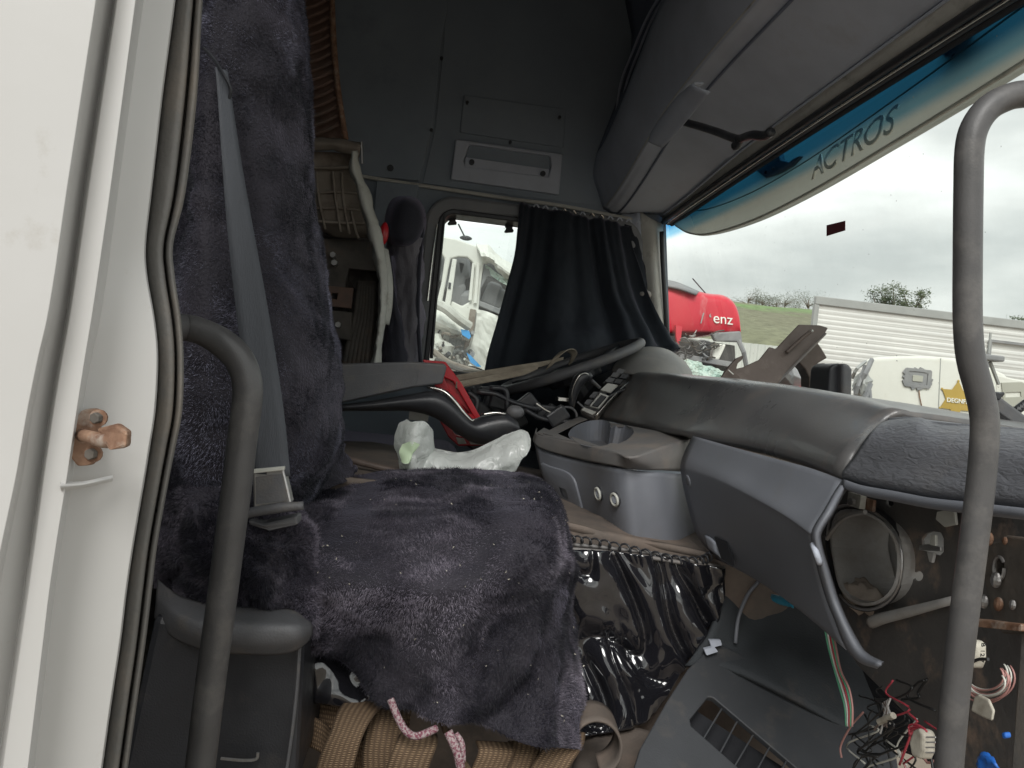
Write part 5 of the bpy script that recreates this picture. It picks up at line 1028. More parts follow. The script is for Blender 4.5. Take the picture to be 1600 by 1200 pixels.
# fit plane z = a x + b y + c to keep the top flat
A_ = np.array([[p.x, p.y, 1] for p in outer]); co = np.linalg.lstsq(A_, np.array(zc), rcond=None)[0]
def cplane(u, v, off=0):
    dd = D(u, v); k = (co[0]*CAM.x+co[1]*CAM.y+co[2]-CAM.z)/(dd.z-co[0]*dd.x-co[1]*dd.y); p = CAM+dd*k; p.z += off; return p
hole = [(889, 680), (893, 670), (905, 662), (922, 657), (942, 656), (953, 660), (955, 668), (962, 664), (978, 664), (989, 669), (990, 677), (980, 687), (966, 693), (954, 692), (940, 698), (918, 696), (900, 690)]
new_obj('console_top', plate([cplane(u, v) for u, v in ct], [[cplane(u, v) for u, v in hole]], (0, 0, -.006)), M['dash_brown'], d, bevel=.002)
hp_ = [cplane(u, v, -.001) for u, v in closed(hole, 3)]; hc = sum(hp_, Vector())/len(hp_)
bb = MB(); n_ = len(hp_)
bb.add(hp_+[hc+(p-hc)*.84-Vector((0, 0, .05)) for p in hp_], [(i, (i+1) % n_, n_+(i+1) % n_, n_+i) for i in range(n_)]+[tuple(range(n_, 2*n_))])
bb.build('cup_holder', M['dash'], d, solid=.002)
MB().prism([cplane(u, v, .0) for u, v in [(848, 678), (885, 660), (905, 652), (918, 656), (905, 661), (864, 682)]], (0, 0, .0022)).build('slide_cover', M['dash_brown'], d, bevel=.001)
# console rim band and body hang from the edge of the top plate
ruv = [(837, 672), (838, 677), (850, 682), (900, 691), (962, 706), (984, 714), (1030, 700), (1082, 683)]
rluv = [(833, 690), (834, 690), (850, 702), (905, 717), (962, 728), (1002, 733), (1036, 735), (1068, 737)]
ru3 = [cplane(*q) for q in ruv]; ru3[0] = ru3[1]+Vector((.03, .22, 0))
yc_ = [p.y for p in ru3]; yc_[5] = (yc_[4]+yc_[6])/2+.0; 
rl3 = [P(u, v, y-.012) for (u, v), y in zip(rluv, yc_)]; rl3[5] = P(1002, 733, yc_[5]-.03); rl3[0] = rl3[1]+Vector((.03, .22, 0))
loft([ru3, [p.lerp(q, .5)+Vector((0, -.004, 0)) for p, q in zip(ru3, rl3)], rl3], 4, 4).build('console_rim', M['dash_brown'], d, smooth=True, solid=.004)
yb_ = [rl3[i].y+.004 for i in range(8)]
def frow(a, dy): 
    r = [P(u, v, y+dy) for (u, v), y in zip(a, yb_)]; r[0] = r[1]+Vector((.03, .22, 0)); return r
f1 = [(834, 691), (835, 692), (851, 705), (905, 720), (962, 731), (1002, 736), (1040, 739), (1075, 741)]
f2 = [(845, 740), (846, 740), (860, 748), (912, 765), (968, 778), (1008, 784), (1046, 788), (1085, 792)]
f3 = [(868, 792), (870, 792), (882, 800), (925, 820), (975, 838), (1014, 848), (1054, 856), (1100, 862)]
f4 = [(880, 812), (882, 812), (895, 820), (930, 838), (978, 858), (1016, 868), (1058, 874), (1112, 878)]
cb = loft([frow(f1, 0), frow(f2, -.004), frow(f3, .004), frow(f4, .012)], 6, 6).build('console_body', M['dash'], d, smooth=True, solid=-.01)
o_ = [(846, 724), (860, 728), (885, 736), (898, 748), (905, 770), (912, 798), (914, 814), (900, 812), (880, 800), (866, 782), (854, 752)]
lid = closed(o_, 3); lc = (sum(q[0] for q in lid)/len(lid), sum(q[1] for q in lid)/len(lid))
bb = MB(); rings = []
for k, off in ((1.0, .0), (.99, .0035), (.95, .0042), (.6, .0042), (.2, .0042)):
    rings.append([on(cb, lc[0]+(u-lc[0])*k, lc[1]+(v-lc[1])*k, off)[0] for u, v in lid+lid[:1]])
bb.grid(rings); bb.build('pocket_lid', M['dash'], d, smooth=True)
for (u, v) in ((937, 771), (963, 780)):
    c, ax_ = on(cb, u, v, 0)
    so_ = MB().tube([c-ax_*.004, c+ax_*.004], .0150, 20).build('socket', M['black'], d, bevel=.002)
    e1_a = ax_.orthogonal().normalized(); e2_a = ax_.cross(e1_a)
    MB().tube([c+ax_*.0045+(e1_a*math.cos(q)+e2_a*math.sin(q))*.0118 for q in np.linspace(0, 2*math.pi, 21)], .0030, 6, cap=False).build('socket_ring', M['palemetal'], so_, smooth=True)
    MB().tube([c+ax_*.0042, c+ax_*.006], .0075, 14).build('socket_centre', M['shelf'], so_)
# knee panel with crease
k0 = [(1083, 681), (1140, 697), (1205, 715), (1262, 730), (1318, 750)]
k1 = [(1072, 700), (1128, 722), (1188, 748), (1246, 772), (1296, 790)]
k2 = [(1064, 722), (1118, 742), (1176, 772), (1230, 803), (1270, 830)]
k2b = [(1064, 740), (1118, 756), (1176, 785), (1230, 815), (1269, 842)]
k3 = [(1072, 780), (1122, 800), (1180, 832), (1232, 862), (1276, 880)]
k4 = [(1090, 838), (1138, 858), (1190, 886), (1245, 918), (1292, 940)]
k5 = [(1120, 874), (1160, 894), (1206, 922), (1262, 964), (1322, 1016)]
def kx(a, xs_): return [PX(u, v, x) for (u, v), x in zip(a, xs_)]
loft([kx(k0, [.52, .525, .53, .532, .535]), kx(k1, [.512, .512, .512, .51, .51]), kx(k2, [.503, .50, .495, .49, .488]), kx(k2b, [.504, .50, .496, .492, .49]), kx(k3, [.52, .515, .51, .506, .503]), kx(k4, [.538, .533, .528, .523, .52]), kx(k5, [.555, .55, .545, .54, .535])], 5, 5).build('knee_panel', M['dash'], d, smooth=True, solid=-.006)
# thick bright edge of the knee panel running down
ke = [(1318, 750), (1306, 768), (1290, 796), (1271, 828), (1270, 850), (1277, 882), (1292, 935), (1306, 970), (1322, 1010), (1344, 1034), (1372, 1044)]
ko = [(1325, 756), (1313, 774), (1298, 802), (1280, 832), (1281, 854), (1290, 885), (1304, 930), (1318, 965), (1336, 1000), (1352, 1022), (1378, 1036)]
kxs = [.535, .52, .50, .488, .492, .503, .52, .527, .535, .54, .54]
loft([kx(ke, kxs), kx([((a_[0]+b_[0])/2, (a_[1]+b_[1])/2) for a_, b_ in zip(ke, ko)], [x-.004 for x in kxs]), kx(ko, [x+.002 for x in kxs]), kx([(u+3, v) for u, v in ko], [x+.03 for x in kxs])], 4, 2).build('knee_panel_edge', M['dash'], d, smooth=True, solid=.003)
kp = bpy.data.objects['knee_panel']
for (u, v, r_) in ((1076, 752, .013), (1108, 850, .012)):
    c, ax_ = on(kp, u, v, 0)
    MB().tube([c+ax_*-.002, c+ax_*.0025], r_, 20).build('panel_plug', M['dash'], d, bevel=.002)
    MB().tube([c+ax_*.002, c+ax_*.0035], r_*.6, 16).build('plug_dimple', M['seatplas'], d, bevel=.001)
new_obj('panel_slot', plate([PX(*q, .532) for q in ((1119, 838), (1138, 846), (1146, 872), (1148, 884), (1130, 872))], [], (-.006, -.006, 0)), M['blackmat'], d)
loft([kx([(1102, 836), (1112, 842), (1122, 850)], [.53, .526, .53]), kx([(1108, 856), (1118, 864), (1128, 872)], [.535, .53, .535])], 4, 4).build('latch_tab', M['shelf'], d, smooth=True, solid=.004)
MB().tube(cr1([PX(1270, 850, .488), PX(1276, 866, .488), PX(1281, 880, .495)], 3), .004, 8).build('edge_clip', M['shelf'], d, smooth=True)
# switch strip
sp_ = thing('switch_panel', 'silvery switch panel with black rocker buttons at the dashboard end', 'switch panel', P(950, 620, 2.15))
new_obj('bezel', plate(toP([(906, 641, 2.12), (930, 655, 2.14), (958, 622, 2.16), (1003, 582, 2.2), (985, 578, 2.25), (962, 586, 2.25), (945, 603, 2.22), (922, 622, 2.16)]), [], (.006, .02, -.012)), M['dash_brown'], sp_, bevel=.004)
MB().tube(cr1(toP([(929, 652, 2.125), (950, 628, 2.14), (975, 603, 2.165), (1000, 584, 2.19)]), 4), .0035, 8).build('silver_trim', M['chrome'], sp_, smooth=True)
def sw(pts, y, name, m, dz=.008, par=sp_): return new_obj(name, plate([P(*q, y) for q in pts], [], (-.002, -dz, .003)), M[m], par, bevel=.0015)
sw([(908, 642), (926, 650), (932, 645), (913, 638)], 2.11, 'bezel_lip', 'trim_lt')
b_ = sw([(921, 636), (936, 640), (952, 620), (938, 615)], 2.12, 'rocker_switch', 'trim_lt'); sw([(925, 635), (934, 637), (948, 621), (940, 618)], 2.112, 'rocker_face', 'black', .003, b_)
sw([(912, 632), (920, 635), (926, 627), (918, 625)], 2.13, 'rocker_switch', 'seatplas'); sw([(920, 622), (928, 624), (936, 614), (928, 613)], 2.14, 'rocker_switch', 'seatplas')
sw([(938, 611), (954, 615), (966, 603), (950, 600)], 2.145, 'silver_blank', 'trim_lt', .004)
for k, (u, v) in enumerate(((950, 598), (963, 600), (958, 590), (972, 592), (966, 584))):
    sw([(u-5, v), (u+6, v+2), (u+11, v-5), (u, v-7)], 2.16+k*.008, 'push_button', 'black' if k % 2 else 'seatplas', .01)
MB().tube([P(942, 600, 2.15), P(956, 587, 2.17), P(975, 581, 2.2)], .003, 6).build('silver_trim', M['chrome'], sp_)
# instrument hood behind
MB()
hd = [[(955, 586, 2.3), (975, 584, 2.22), (1020, 588, 2.16), (1060, 590, 2.2), (1082, 592, 2.3)], [(960, 572, 2.34), (985, 562, 2.27), (1020, 562, 2.24), (1055, 566, 2.26), (1080, 582, 2.34)], [(972, 560, 2.4), (992, 550, 2.36), (1020, 547, 2.35), (1048, 553, 2.36), (1074, 572, 2.42)], [(984, 552, 2.5), (1000, 545, 2.5), (1020, 543, 2.5), (1044, 548, 2.5), (1066, 562, 2.52)], [(990, 556, 2.62), (1004, 550, 2.65), (1020, 549, 2.66), (1040, 553, 2.65), (1064, 568, 2.62)]]
loft([toP(r) for r in hd], 6, 6).build('instrument_hood', M['dome'], smooth=True, solid=.006)
tag(bpy.data.objects['instrument_hood'], 'dusty rounded grey instrument hood rising behind the dashboard pad', 'instrument hood')

# ---- broken brown fascia pieces on the dash
t = thing('broken_fascia', 'broken brown plastic fascia plate sticking up above the dashboard', 'broken trim', P(1200, 600, 1.75))
YB = 1.72
new_obj('fascia_plate', plate([P(*q, YB-(q[1]-507)*.0006) for q in ((1248, 507), (1280, 508), (1294, 512), (1290, 519), (1252, 560), (1211, 604), (1170, 612), (1126, 592), (1131, 580), (1160, 574), (1186, 562), (1202, 542), (1212, 545))], [], (.004, .012, 0)), M['copper'], t, bevel=.002)
MB().tube(cr1([P(u, v, YB-.036) for u, v in ((1229, 551), (1236, 544), (1255, 527), (1268, 517))], 3), .0045, 8).build('moulded_rib', M['copper'], t, smooth=True)
MB().tube([P(1290, 521, YB-.03), P(1212, 601, YB-.05)], .0032, 6).build('plate_edge', M['dash_brown'], t)
new_obj('broken_hook', plate([P(*q, YB-.05) for q in ((1132, 583), (1140, 572), (1151, 560), (1163, 555), (1160, 562), (1153, 568), (1150, 580), (1158, 590), (1126, 592))], [], (0, .01, 0)), M['copper'], t, bevel=.002)
MB().tube([P(1138, 578, YB-.06), P(1146, 585, YB-.06)], .0012, 5).build('crack_line', M['white_print'], t)
MB().tube([P(1269, 516, YB-.045), P(1269.5, 518, YB-.047)], .0022, 8).build('clip_hole', M['white_print'], t)
t = thing('curved_bracket', 'dark brown arched bracket piece behind the fascia plate', 'broken trim', P(1280, 590, 1.78))
new_obj('arch', plate([P(*q, 1.80) for q in ((1274, 530), (1284, 544), (1293, 559), (1276, 569), (1290, 567), (1293, 586), (1292, 616), (1286, 616), (1286, 605), (1280, 601), (1275, 603), (1270, 616), (1264, 616), (1264, 590), (1258, 577), (1245, 563), (1255, 545))], [], (.003, .05, 0)), M['copper'], t, bevel=.003)
t = thing('black_mirror_housing', 'small black mirror housing standing beyond the dashboard edge', 'mirror', P(1313, 620, 1.62))
bb = MB(); bb.prism([P(*q, 1.62) for q in ((1296, 576), (1302, 569), (1316, 567), (1318, 622), (1293, 622))], (0, .09, 0)); bb.build('housing', M['black'], t, bevel=.008, seg=4)
bb = MB(); bb.prism([P(*q, 1.60) for q in ((1316, 567), (1328, 569), (1333, 577), (1332, 622), (1316, 622))], (0, .11, 0)); bb.build('housing_side', M['seatplas'], t, bevel=.008, seg=4)
t = thing('wiper_cowl', 'black ribbed wiper cowl piece sloping outside right of the tall handle', 'cowl', P(1590, 640, 1.2))
def G_(u, v, y=1.2): return P(u, v, y)
MB().prism([G_(*q) for q in ((1550, 618), (1566, 622), (1610, 655), (1620, 700), (1545, 670))], (.02, .05, 0)).build('cowl_body', M['seatplas'], t, bevel=.004)
for k in range(5):
    MB().tube([G_(1554+k*2, 640+k*6, 1.195), G_(1610, 690+k*6-10, 1.195)], .0025, 5).build('cowl_slat', M['black'], t)
MB().prism([G_(*q, 1.18) for q in ((1556, 612), (1564, 614), (1570, 612), (1571, 616), (1562, 626), (1556, 622))], (0, .02, 0)).build('hinge_lug', M['black'], t, bevel=.002)
for k in range(7):
    c = G_(1590+k*4, 640-k*3, 1.25); MB().ball(c, .008, 8, 6).build('hose_ring', M['black'], t)
# sticker
s0 = [(1292, 352), (1321, 345), (1321, 360), (1292, 369)]
b_ = MB(); b_.prism([PX(u, v, .885) for u, v in s0], (-.001, 0, 0)); tag(b_.build('windscreen_sticker', M['sticker']), 'small dark red sticker on the windscreen glass', 'sticker')
# ---- exterior sun visor seen through the tinted glass
t = thing('exterior_sun_visor', 'pale grey exterior sun visor hanging outside the tinted windscreen top', 'sun visor', (1.0, 1.6, 2.9))
lowe = [(1058, 354, 2.80), (1080, 366, 2.70), (1112, 367, 2.60), (1180, 346, 2.32), (1270, 302, 1.98), (1400, 226, 1.57), (1500, 166, 1.34), (1600, 104, 1.17), (1720, 30, 1.02)]
r0_ = toP(lowe)
up_ = [(x_+Vector((-.015, 0, .012))) for x_ in r0_]
up2 = [p+Vector((-.02, .0, .05)) for p in r0_]; up3 = [p+Vector((-.005, .0, .12)) for p in r0_]; up4 = [p+Vector((.01, 0, .20)) for p in r0_]
vis = loft([[p+Vector((.02, 0, .004)) for p in r0_], r0_, [p+Vector((-.012, 0, .010)) for p in r0_], up2, up3, up4], 6, 5)
vis.build('visor_shell', M['visor'], t, smooth=True)
MB().tube(cr1([p+Vector((-.006, 0, .004)) for p in r0_], 5), .004, 7).build('lower_lip', M['trim_lt'], t, smooth=True)
rb = cr1([p+Vector((-.022, 0, .088)) for p in r0_], 5); MB().tube(rb, .002, 6).build('moulded_line', M['visor'], t, smooth=True)
# lettering along the visor
pA = P(1290, 281, 1.92)+Vector((-.034, 0, .0)); 
o0, o1 = P(1283, 279, 1.93), P(1408, 205, 1.555)
o0.x -= .03; o1.x -= .03
uy_ = Vector((-.12, 0, 1))
cu = text_mesh('ACTROS', (0, 0, 0), (1, 0, 0), (0, 1, 0), 1, .02, 'embossed_lettering', M['letter'], t, bold=.006)
xs_ = [v.co.x for v in cu.data.vertices]; x_a, x_b = min(xs_), max(xs_); zs_ = max(v.co.y for v in cu.data.vertices)
q00, q10, q01, q11 = P(1284, 283, 1.95), P(1412, 207, 1.55), P(1294, 250, 1.95), P(1434, 163, 1.53)
for q in (q00, q10, q01, q11): pass
# snap the four corners onto the visor surface (x just inboard of it)
def vis_x(y, z):
    ys_ = [p.y for p in r0_][::-1]; bx = float(np.interp(y, ys_, [p.x for p in r0_][::-1])); bz = float(np.interp(y, ys_, [p.z for p in r0_][::-1]))
    return bx+float(np.interp(z-bz, [0, .01, .05, .12], [0, -.012, -.02, -.005]))
for v in cu.data.vertices:
    a_ = (v.co.x-x_a)/(x_b-x_a); b_ = v.co.y/zs_; dz = v.co.z
    p = (q00*(1-a_)+q10*a_)*(1-b_)+(q01*(1-a_)+q11*a_)*b_
    p.x = vis_x(p.y, p.z)-.0035-(dz+.01)*.14; v.co = p
for (u, v, y) in ((1205, 262, 2.2), (1508, 78, 1.32)):
    s_ = 1 if y < 2 else .62
    f_ = lambda a, b_: PX(u+a*s_, v+b_*s_, .93 if y > 2 else .905)
    br = new_obj('bracket', plate([f_(*q) for q in ((-40, 6), (-36, -8), (-8, -32), (18, -36), (22, -20), (44, -14), (56, -24), (70, -30), (52, -6), (20, 14), (-14, 26))], [], (.02, 0, 0)), M['seatplas'], t, bevel=.003)
    for (a, b_) in ((-14, 12), (6, 2)):
        c = f_(a, b_); MB().tube([c, c+Vector((-.006, 0, 0))], .005*s_+.002, 8).build('bracket_screw', M['black'], br)
    new_obj('bracket_arm', plate([f_(*q) for q in ((-30, -40), (-6, -68), (10, -72), (18, -38), (-4, -22), (-16, -28))], [], (-.02, 0, 0)), M['black'], t, bevel=.003)

# ---- exposed bulkhead behind the missing panel
t = thing('bare_bulkhead', 'bare black steel bulkhead with holes where the dash panel is missing', 'bulkhead', (.66, .95, 1.9))
XB = .655
def B_(u, v, dx=0): return PX(u, v, XB+dx)
du = [(1299, 800), (1330, 792), (1372, 806), (1402, 836), (1412, 875), (1406, 915), (1386, 940), (1356, 950), (1326, 942), (1305, 918), (1296, 880), (1290, 840)]
du = [(1352+(u-1352)*.93, v) for u, v in closed(du, 3)]
h2 = [(1440, 842), (1446, 834), (1456, 830), (1470, 832), (1474, 842), (1474, 862), (1468, 868), (1442, 860)]
h3 = [(1434+8*math.cos(q), 900+8*math.sin(q)) for q in np.linspace(0, 2*math.pi, 12)[:-1]]
h4 = [(1384, 780), (1394, 778), (1396, 788), (1390, 792), (1385, 788)]
ol = [(1270, 760), (1330, 762), (1400, 772), (1500, 788), (1700, 812), (1700, 1270), (1560, 1270), (1420, 1120), (1340, 1040), (1290, 960)]
new_obj('steel_sheet', plate([B_(*q) for q in ol], [[B_(*q) for q in h] for h in (du, h2, h3, h4)], (.004, 0, 0)), M['bulk'], t, bevel=.001)
MB().prism([B_(*q, .16) for q in ((1200, 740), (1760, 800), (1760, 1300), (1200, 1100))], (.01, 0, 0)).build('inner_sheet', M['blackmat'], t)
# duct mouth: two nested sleeves going in
def sleeve(pts, dx0, dx1, k, name, m, par=t, sol=.004):
    a_ = [B_(*q, dx0) for q in pts]; c_ = sum(a_, Vector())/len(a_); b_ = [c_+(p-c_)*k+Vector((dx1-dx0, .02, 0)) for p in a_]; n_ = len(a_)
    return MB().add(a_+b_, [(i, (i+1) % n_, n_+(i+1) % n_, n_+i) for i in range(n_)]).build(name, m, par, solid=sol)
shr = lambda pts, s: [(1353+(u-1353)*s, 872+(v-872)*s) for u, v in pts]
sleeve(shr(du, 1.05), -.02, .0, 1.0, 'duct_collar', M['black'])
sleeve(shr(du, .93), -.028, .07, .88, 'duct_sleeve', M['duct'])
MB().tube(cr1([B_(*q, -.024) for q in shr(du, 1.03)[-3:]+shr(du, 1.03)[:27]], 1), .0022, 6).build('sleeve_edge', M['steel'], t, smooth=True)
MB().tube(cr1([B_(*q, -.030) for q in ((1292, 842), (1306, 822), (1325, 806), (1352, 800))], 3), .0035, 6).build('sleeve_edge', M['duct'], t)
bb = MB(); c_ = [B_(*q, .072) for q in shr(du, .9)]; bb.prism(c_, (.004, 0, 0)); bb.build('duct_end', M['duct'], t)
du_c = B_(1352, 930, .03); _d = MB(); _d.ball(B_(1354, 933, .008), .038, 28, 18, (.8, 1.12, .55)); _d.v = [p+Vector((-.004, 0, .012))*fbm(p, 26, 3)*1.6 for p in _d.v]; _d.build('duct_dust', M['dust'], t, smooth=True)
MB().box(B_(1325, 768, -.04), B_(1348, 796, -.035)+Vector((.004, 0, 0))).build('pale_bracket', M['palemetal'], t, bevel=.001)
c = B_(1333, 784, -.045); MB().tube([c, c+Vector((-.006, -.002, 0))], .005, 10).build('bracket_bolt', M['steel'], t)
MB().box(B_(1346, 776, -.03), B_(1368, 800, -.025)).build('rusty_bracket', M['rust'], t, bevel=.001)
MB().tube(cr1([B_(*q, -.012) for q in ((1362, 972), (1380, 966), (1420, 956), (1488, 938))], 4), [.009, .008, .007, .005], 10).build('metal_brace', M['duct'], t, smooth=True)
for pts, m_ in ((((1440, 852), (1455, 850), (1474, 855), (1474, 862), (1440, 860)), 'steel'), (((1458, 836), (1466, 836), (1466, 856), (1456, 854)), 'palemetal'), (((1452, 862), (1464, 864), (1460, 880), (1456, 878)), 'duct'), (((1468, 800), (1495, 795), (1498, 820), (1480, 824), (1466, 812)), 'palemetal')):
    new_obj('torn_tab', plate([B_(*q, -.006) for q in pts], [], (-.004, 0, 0)), M[m_], t, bevel=.001)
# rusty hinge bracket at far right
rb_ = thing('rusty_hinge_bracket', 'rusty steel hinge bracket at the right edge behind the tall handle', 'bracket', PX(1580, 900, .62))
def H_(u, v, dx=0): return PX(u, v, .62+dx)
new_obj('bracket_plate', plate([H_(*q) for q in ((1534, 850), (1566, 846), (1570, 836), (1640, 846), (1640, 980), (1565, 990), (1548, 960), (1536, 900))], [[H_(*q) for q in ell(12, lambda c, s: (1561+7*c, 888+17*s))]], (.02, 0, 0)), M['debris'], rb_, bevel=.002)
MB().tube(cr1([H_(*q, -.004) for q in ell(12, lambda c, s: (1561+8*c, 888+18*s))], 2), .0018, 6).build('hole_rim', M['steel'], rb_)
for (u, v, r_, m_) in ((1570, 845, .004, 'rust'), (1545, 842, .007, 'rust'), (1560, 944, .007, 'rust'), (1537, 940, .007, 'steel'), (1556, 906, .008, 'steel'), (1582, 945, .005, 'steel')):
    MB().ball(H_(u, v, -.008), r_, 9, 6, (.6, .8, 1.1)).build('bolt_head', M[m_], rb_)
new_obj('rust_ledge', plate([H_(*q, -.01) for q in ((1553, 968), (1580, 972), (1640, 978), (1640, 990), (1560, 982))], [], (-.03, 0, 0)), M['rust'], rb_, bevel=.002)
MB().prism([PX(*q, .60) for q in ((1594, 985), (1625, 985), (1605, 1290), (1572, 1290))], (.02, 0, 0)).build('upright_rail', M['seal'], rb_, bevel=.003)

# ---- wiring
wr_ = thing('cut_wiring', 'bundle of cut green, white and red wires hanging below the knee panel', 'wiring', PX(1320, 1080, .6))
def wire(pts, m, r=.0016, dx=.58): return MB().tube(cr1([PX(u, v, dx) for u, v in pts], 5), r, 6).build('wire', M[m], wr_, smooth=True)
for k, m_ in enumerate(('wire_g', 'wire_w', 'wire_r', 'wire_g', 'wire_p')):
    o_ = k*3; wire([(1288+o_, 978), (1294+o_, 1010), (1302+o_, 1040+k*2), (1312+o_*1.2, 1075), (1320+o_, 1105), (1322+o_*.8, 1135)], m_, .0013, .575-k*.004)
rw = random.Random(12)
for k in range(30):
    u, v = rw.uniform(1330, 1460), rw.uniform(1060, 1180)
    wire([(u, v), (u+rw.uniform(-30, 30), v+rw.uniform(5, 25)), (u+rw.uniform(-40, 40), v+rw.uniform(20, 60)), (u+rw.uniform(-40, 40), v+rw.uniform(30, 90))], rw.choice(['wire_w', 'wire_k', 'wire_k', 'wire_k', 'wire_k', 'wire_p', 'wire_k', 'wire_r']), rw.uniform(.0008, .0017), rw.uniform(.575, .63))
wl2 = thing('wire_coil', 'loose coil of thin pink wires behind the foot of the tall handle', 'wire coil', PX(1540, 1080, .58))
for k in range(9):
    c0 = (1540+rw.uniform(-5, 5), 1060+rw.uniform(-8, 8)); ra_ = 28+k*1.6; rb2 = 20+k*1.8
    MB().tube([PX(c0[0]+ra_*math.cos(q), c0[1]+rb2*math.sin(q), .57+k*.003) for q in np.linspace(-.6, 3.6, 22)], .001, 5).build('wire_turn', M['wire_p' if k % 3 else 'wire_w'], wl2, smooth=True)
def lump(name, label, cat, pts, dx, m, th=.008, extra=None):
    o = new_obj(name, plate([PX(*q, dx) for q in pts], [], (-th, -.002, 0)), M[m], None, bevel=.002, seg=3); tag(o, label, cat); return o
cn = thing('white_connector', 'tall cream wiring connector with a black band beside the coiled wires', 'connector', PX(1532, 1020, .56))
new_obj('connector_body', plate([PX(*q, .56) for q in ((1523, 1000), (1536, 1000), (1543, 1008), (1543, 1032), (1538, 1045), (1520, 1042))], [], (-.014, 0, 0)), M['tag'], cn, bevel=.003, seg=3)
MB().tube(cr1([PX(*q, .543) for q in ((1520, 1034), (1530, 1030), (1544, 1030))], 3), .0016, 6).build('tie_band', M['wire_k'], cn)
text_mesh('B 12.7', PX(1534, 1004, .5445), PX(1531, 1036, .5445)-PX(1534, 1004, .5445), PX(1541, 1004, .5445)-PX(1534, 1004, .5445), .0075, .0006, 'printed_mark', M['black'], cn)
lump('crumpled_label', 'crumpled grey paper label hanging below the coiled wires', 'paper', ((1525, 1088), (1532, 1084), (1548, 1092), (1556, 1110), (1553, 1126), (1538, 1120), (1520, 1110)), .56, 'tag', .004)
cn = thing('white_connector', 'white ribbed wiring connector near the bottom with pink wires', 'connector', PX(1455, 1160, .58))
new_obj('connector_body', plate([PX(*q, .575) for q in ((1446, 1142), (1456, 1138), (1464, 1148), (1464, 1176), (1458, 1188), (1444, 1182), (1440, 1160))], [], (-.016, 0, 0)), M['tag'], cn, bevel=.004, seg=3)
for k in range(4): MB().tube([PX(1447, 1152+k*8, .556), PX(1462, 1152+k*8, .556)], .0009, 5).build('connector_rib', M['duct'], cn)
for k in range(3): MB().tube(cr1([PX(*q, .565) for q in ((1448, 1142), (1430, 1150+k*4), (1420, 1146-k*5), (1432, 1138-k*3), (1446, 1140))], 4), .0012, 5).build('lead', M['wire_r'], cn)
cn = thing('tied_wire_ends', 'stripped wire ends gathered under a twist of brown tape', 'wiring', PX(1390, 1110, .59))
for k in range(10): MB().tube(cr1([PX(1378+k*1.5, 1100-k, .585), PX(1386+rw.uniform(-6, 6), 1116, .58), PX(1370+rw.uniform(-8, 30), 1136+rw.uniform(-10, 10), .58)], 4), .0012, 5).build('strand', M['duct' if k % 2 else 'copper'], cn)
MB().tube([PX(1374, 1128, .578), PX(1396, 1118, .578)], .004, 8).build('tape_wrap', M['tag'], cn)
o = loft([kx([(1205, 928), (1222, 932), (1238, 938)], [.60]*3), kx([(1206, 936), (1222, 940), (1240, 948)], [.595]*3), kx([(1220, 944), (1230, 947), (1240, 949)], [.60]*3)], 4, 4, disp=folds(.003, 60)).build('blue_wrapper', M['blue'], smooth=True, solid=.002); tag(o, 'scrap of blue wrapper tucked under the grey knee panel', 'wrapper')
o = loft([kx([(1528, 1180), (1540, 1176), (1552, 1184)], [.56]*3), kx([(1526, 1190), (1542, 1186), (1558, 1196)], [.555]*3), kx([(1530, 1202), (1545, 1204), (1560, 1206)], [.56]*3)], 4, 4, disp=folds(.004, 60)).build('blue_cloth_scrap', M['blue2'], smooth=True, solid=.002); tag(o, 'bright blue plastic scrap at the lower right beside the handle foot', 'plastic scrap')
lump('blue_plug', 'small violet blue plug near the right edge rail', 'plug', ((1573, 1144), (1580, 1143), (1582, 1152), (1575, 1154)), .57, 'blue2', .008)

# ---- footwell
fw = thing('footwell_liner', 'dark grey moulded footwell liner with a slotted vent at the bottom', 'floor liner', (.55, 1.2, ZF))
loft([toP([(1118, 870, 1.50), (1190, 900, 1.42), (1280, 950, 1.36), (1380, 1010, 1.32)]), toP([(1130, 920, 1.40), (1185, 940, 1.40), (1260, 990, 1.35), (1380, 1060, 1.3)]), toP([(1110, 990, 1.34), (1170, 1000, 1.36), (1230, 1030, 1.30), (1380, 1110, 1.25)]), toP([(1070, 1040, 1.33), (1130, 1040, 1.30), (1230, 1085, 1.24), (1380, 1170, 1.2)])], 6, 6).build('liner_side', M['footwell'], fw, smooth=True, solid=-.01)
MB().tube(cr1(toP([(1186, 908, 1.385), (1168, 930, 1.37), (1154, 965, 1.355), (1149, 1005, 1.34)]), 4), .0035, 8).build('liner_crease', M['dash'], fw, smooth=True)
# vent panel: plane through three points
pA_, pB_, pC_ = P(1060, 1030, 1.31), P(1400, 1180, 1.18), P(960, 1240, 1.12)
nn_ = (pB_-pA_).cross(pC_-pA_).normalized()
def V_(u, v, off=0):
    dd = D(u, v); k = (pA_-CAM).dot(nn_)/dd.dot(nn_); return CAM+dd*k-nn_*off*(1 if nn_.dot(dd) > 0 else -1)
slot = [(1106, 1089), (1114, 1090), (1180, 1146), (1260, 1214), (1225, 1260), (1150, 1196), (1080, 1134), (1078, 1124)]
new_obj('vent_panel', plate([V_(*q) for q in ((1118, 1004), (1150, 1018), (1240, 1078), (1400, 1175), (1420, 1300), (960, 1300), (1000, 1170), (1042, 1096), (1075, 1045))], [[V_(*q) for q in slot]], V_(1200, 1200, -.012)-V_(1200, 1200)), M['vent'], fw, bevel=.002)
MB().prism([V_(*q, -.05) for q in ((1060, 1060), (1280, 1200), (1240, 1300), (1040, 1200))], (0, 0, -.01)).build('vent_cavity', M['blackmat'], fw)
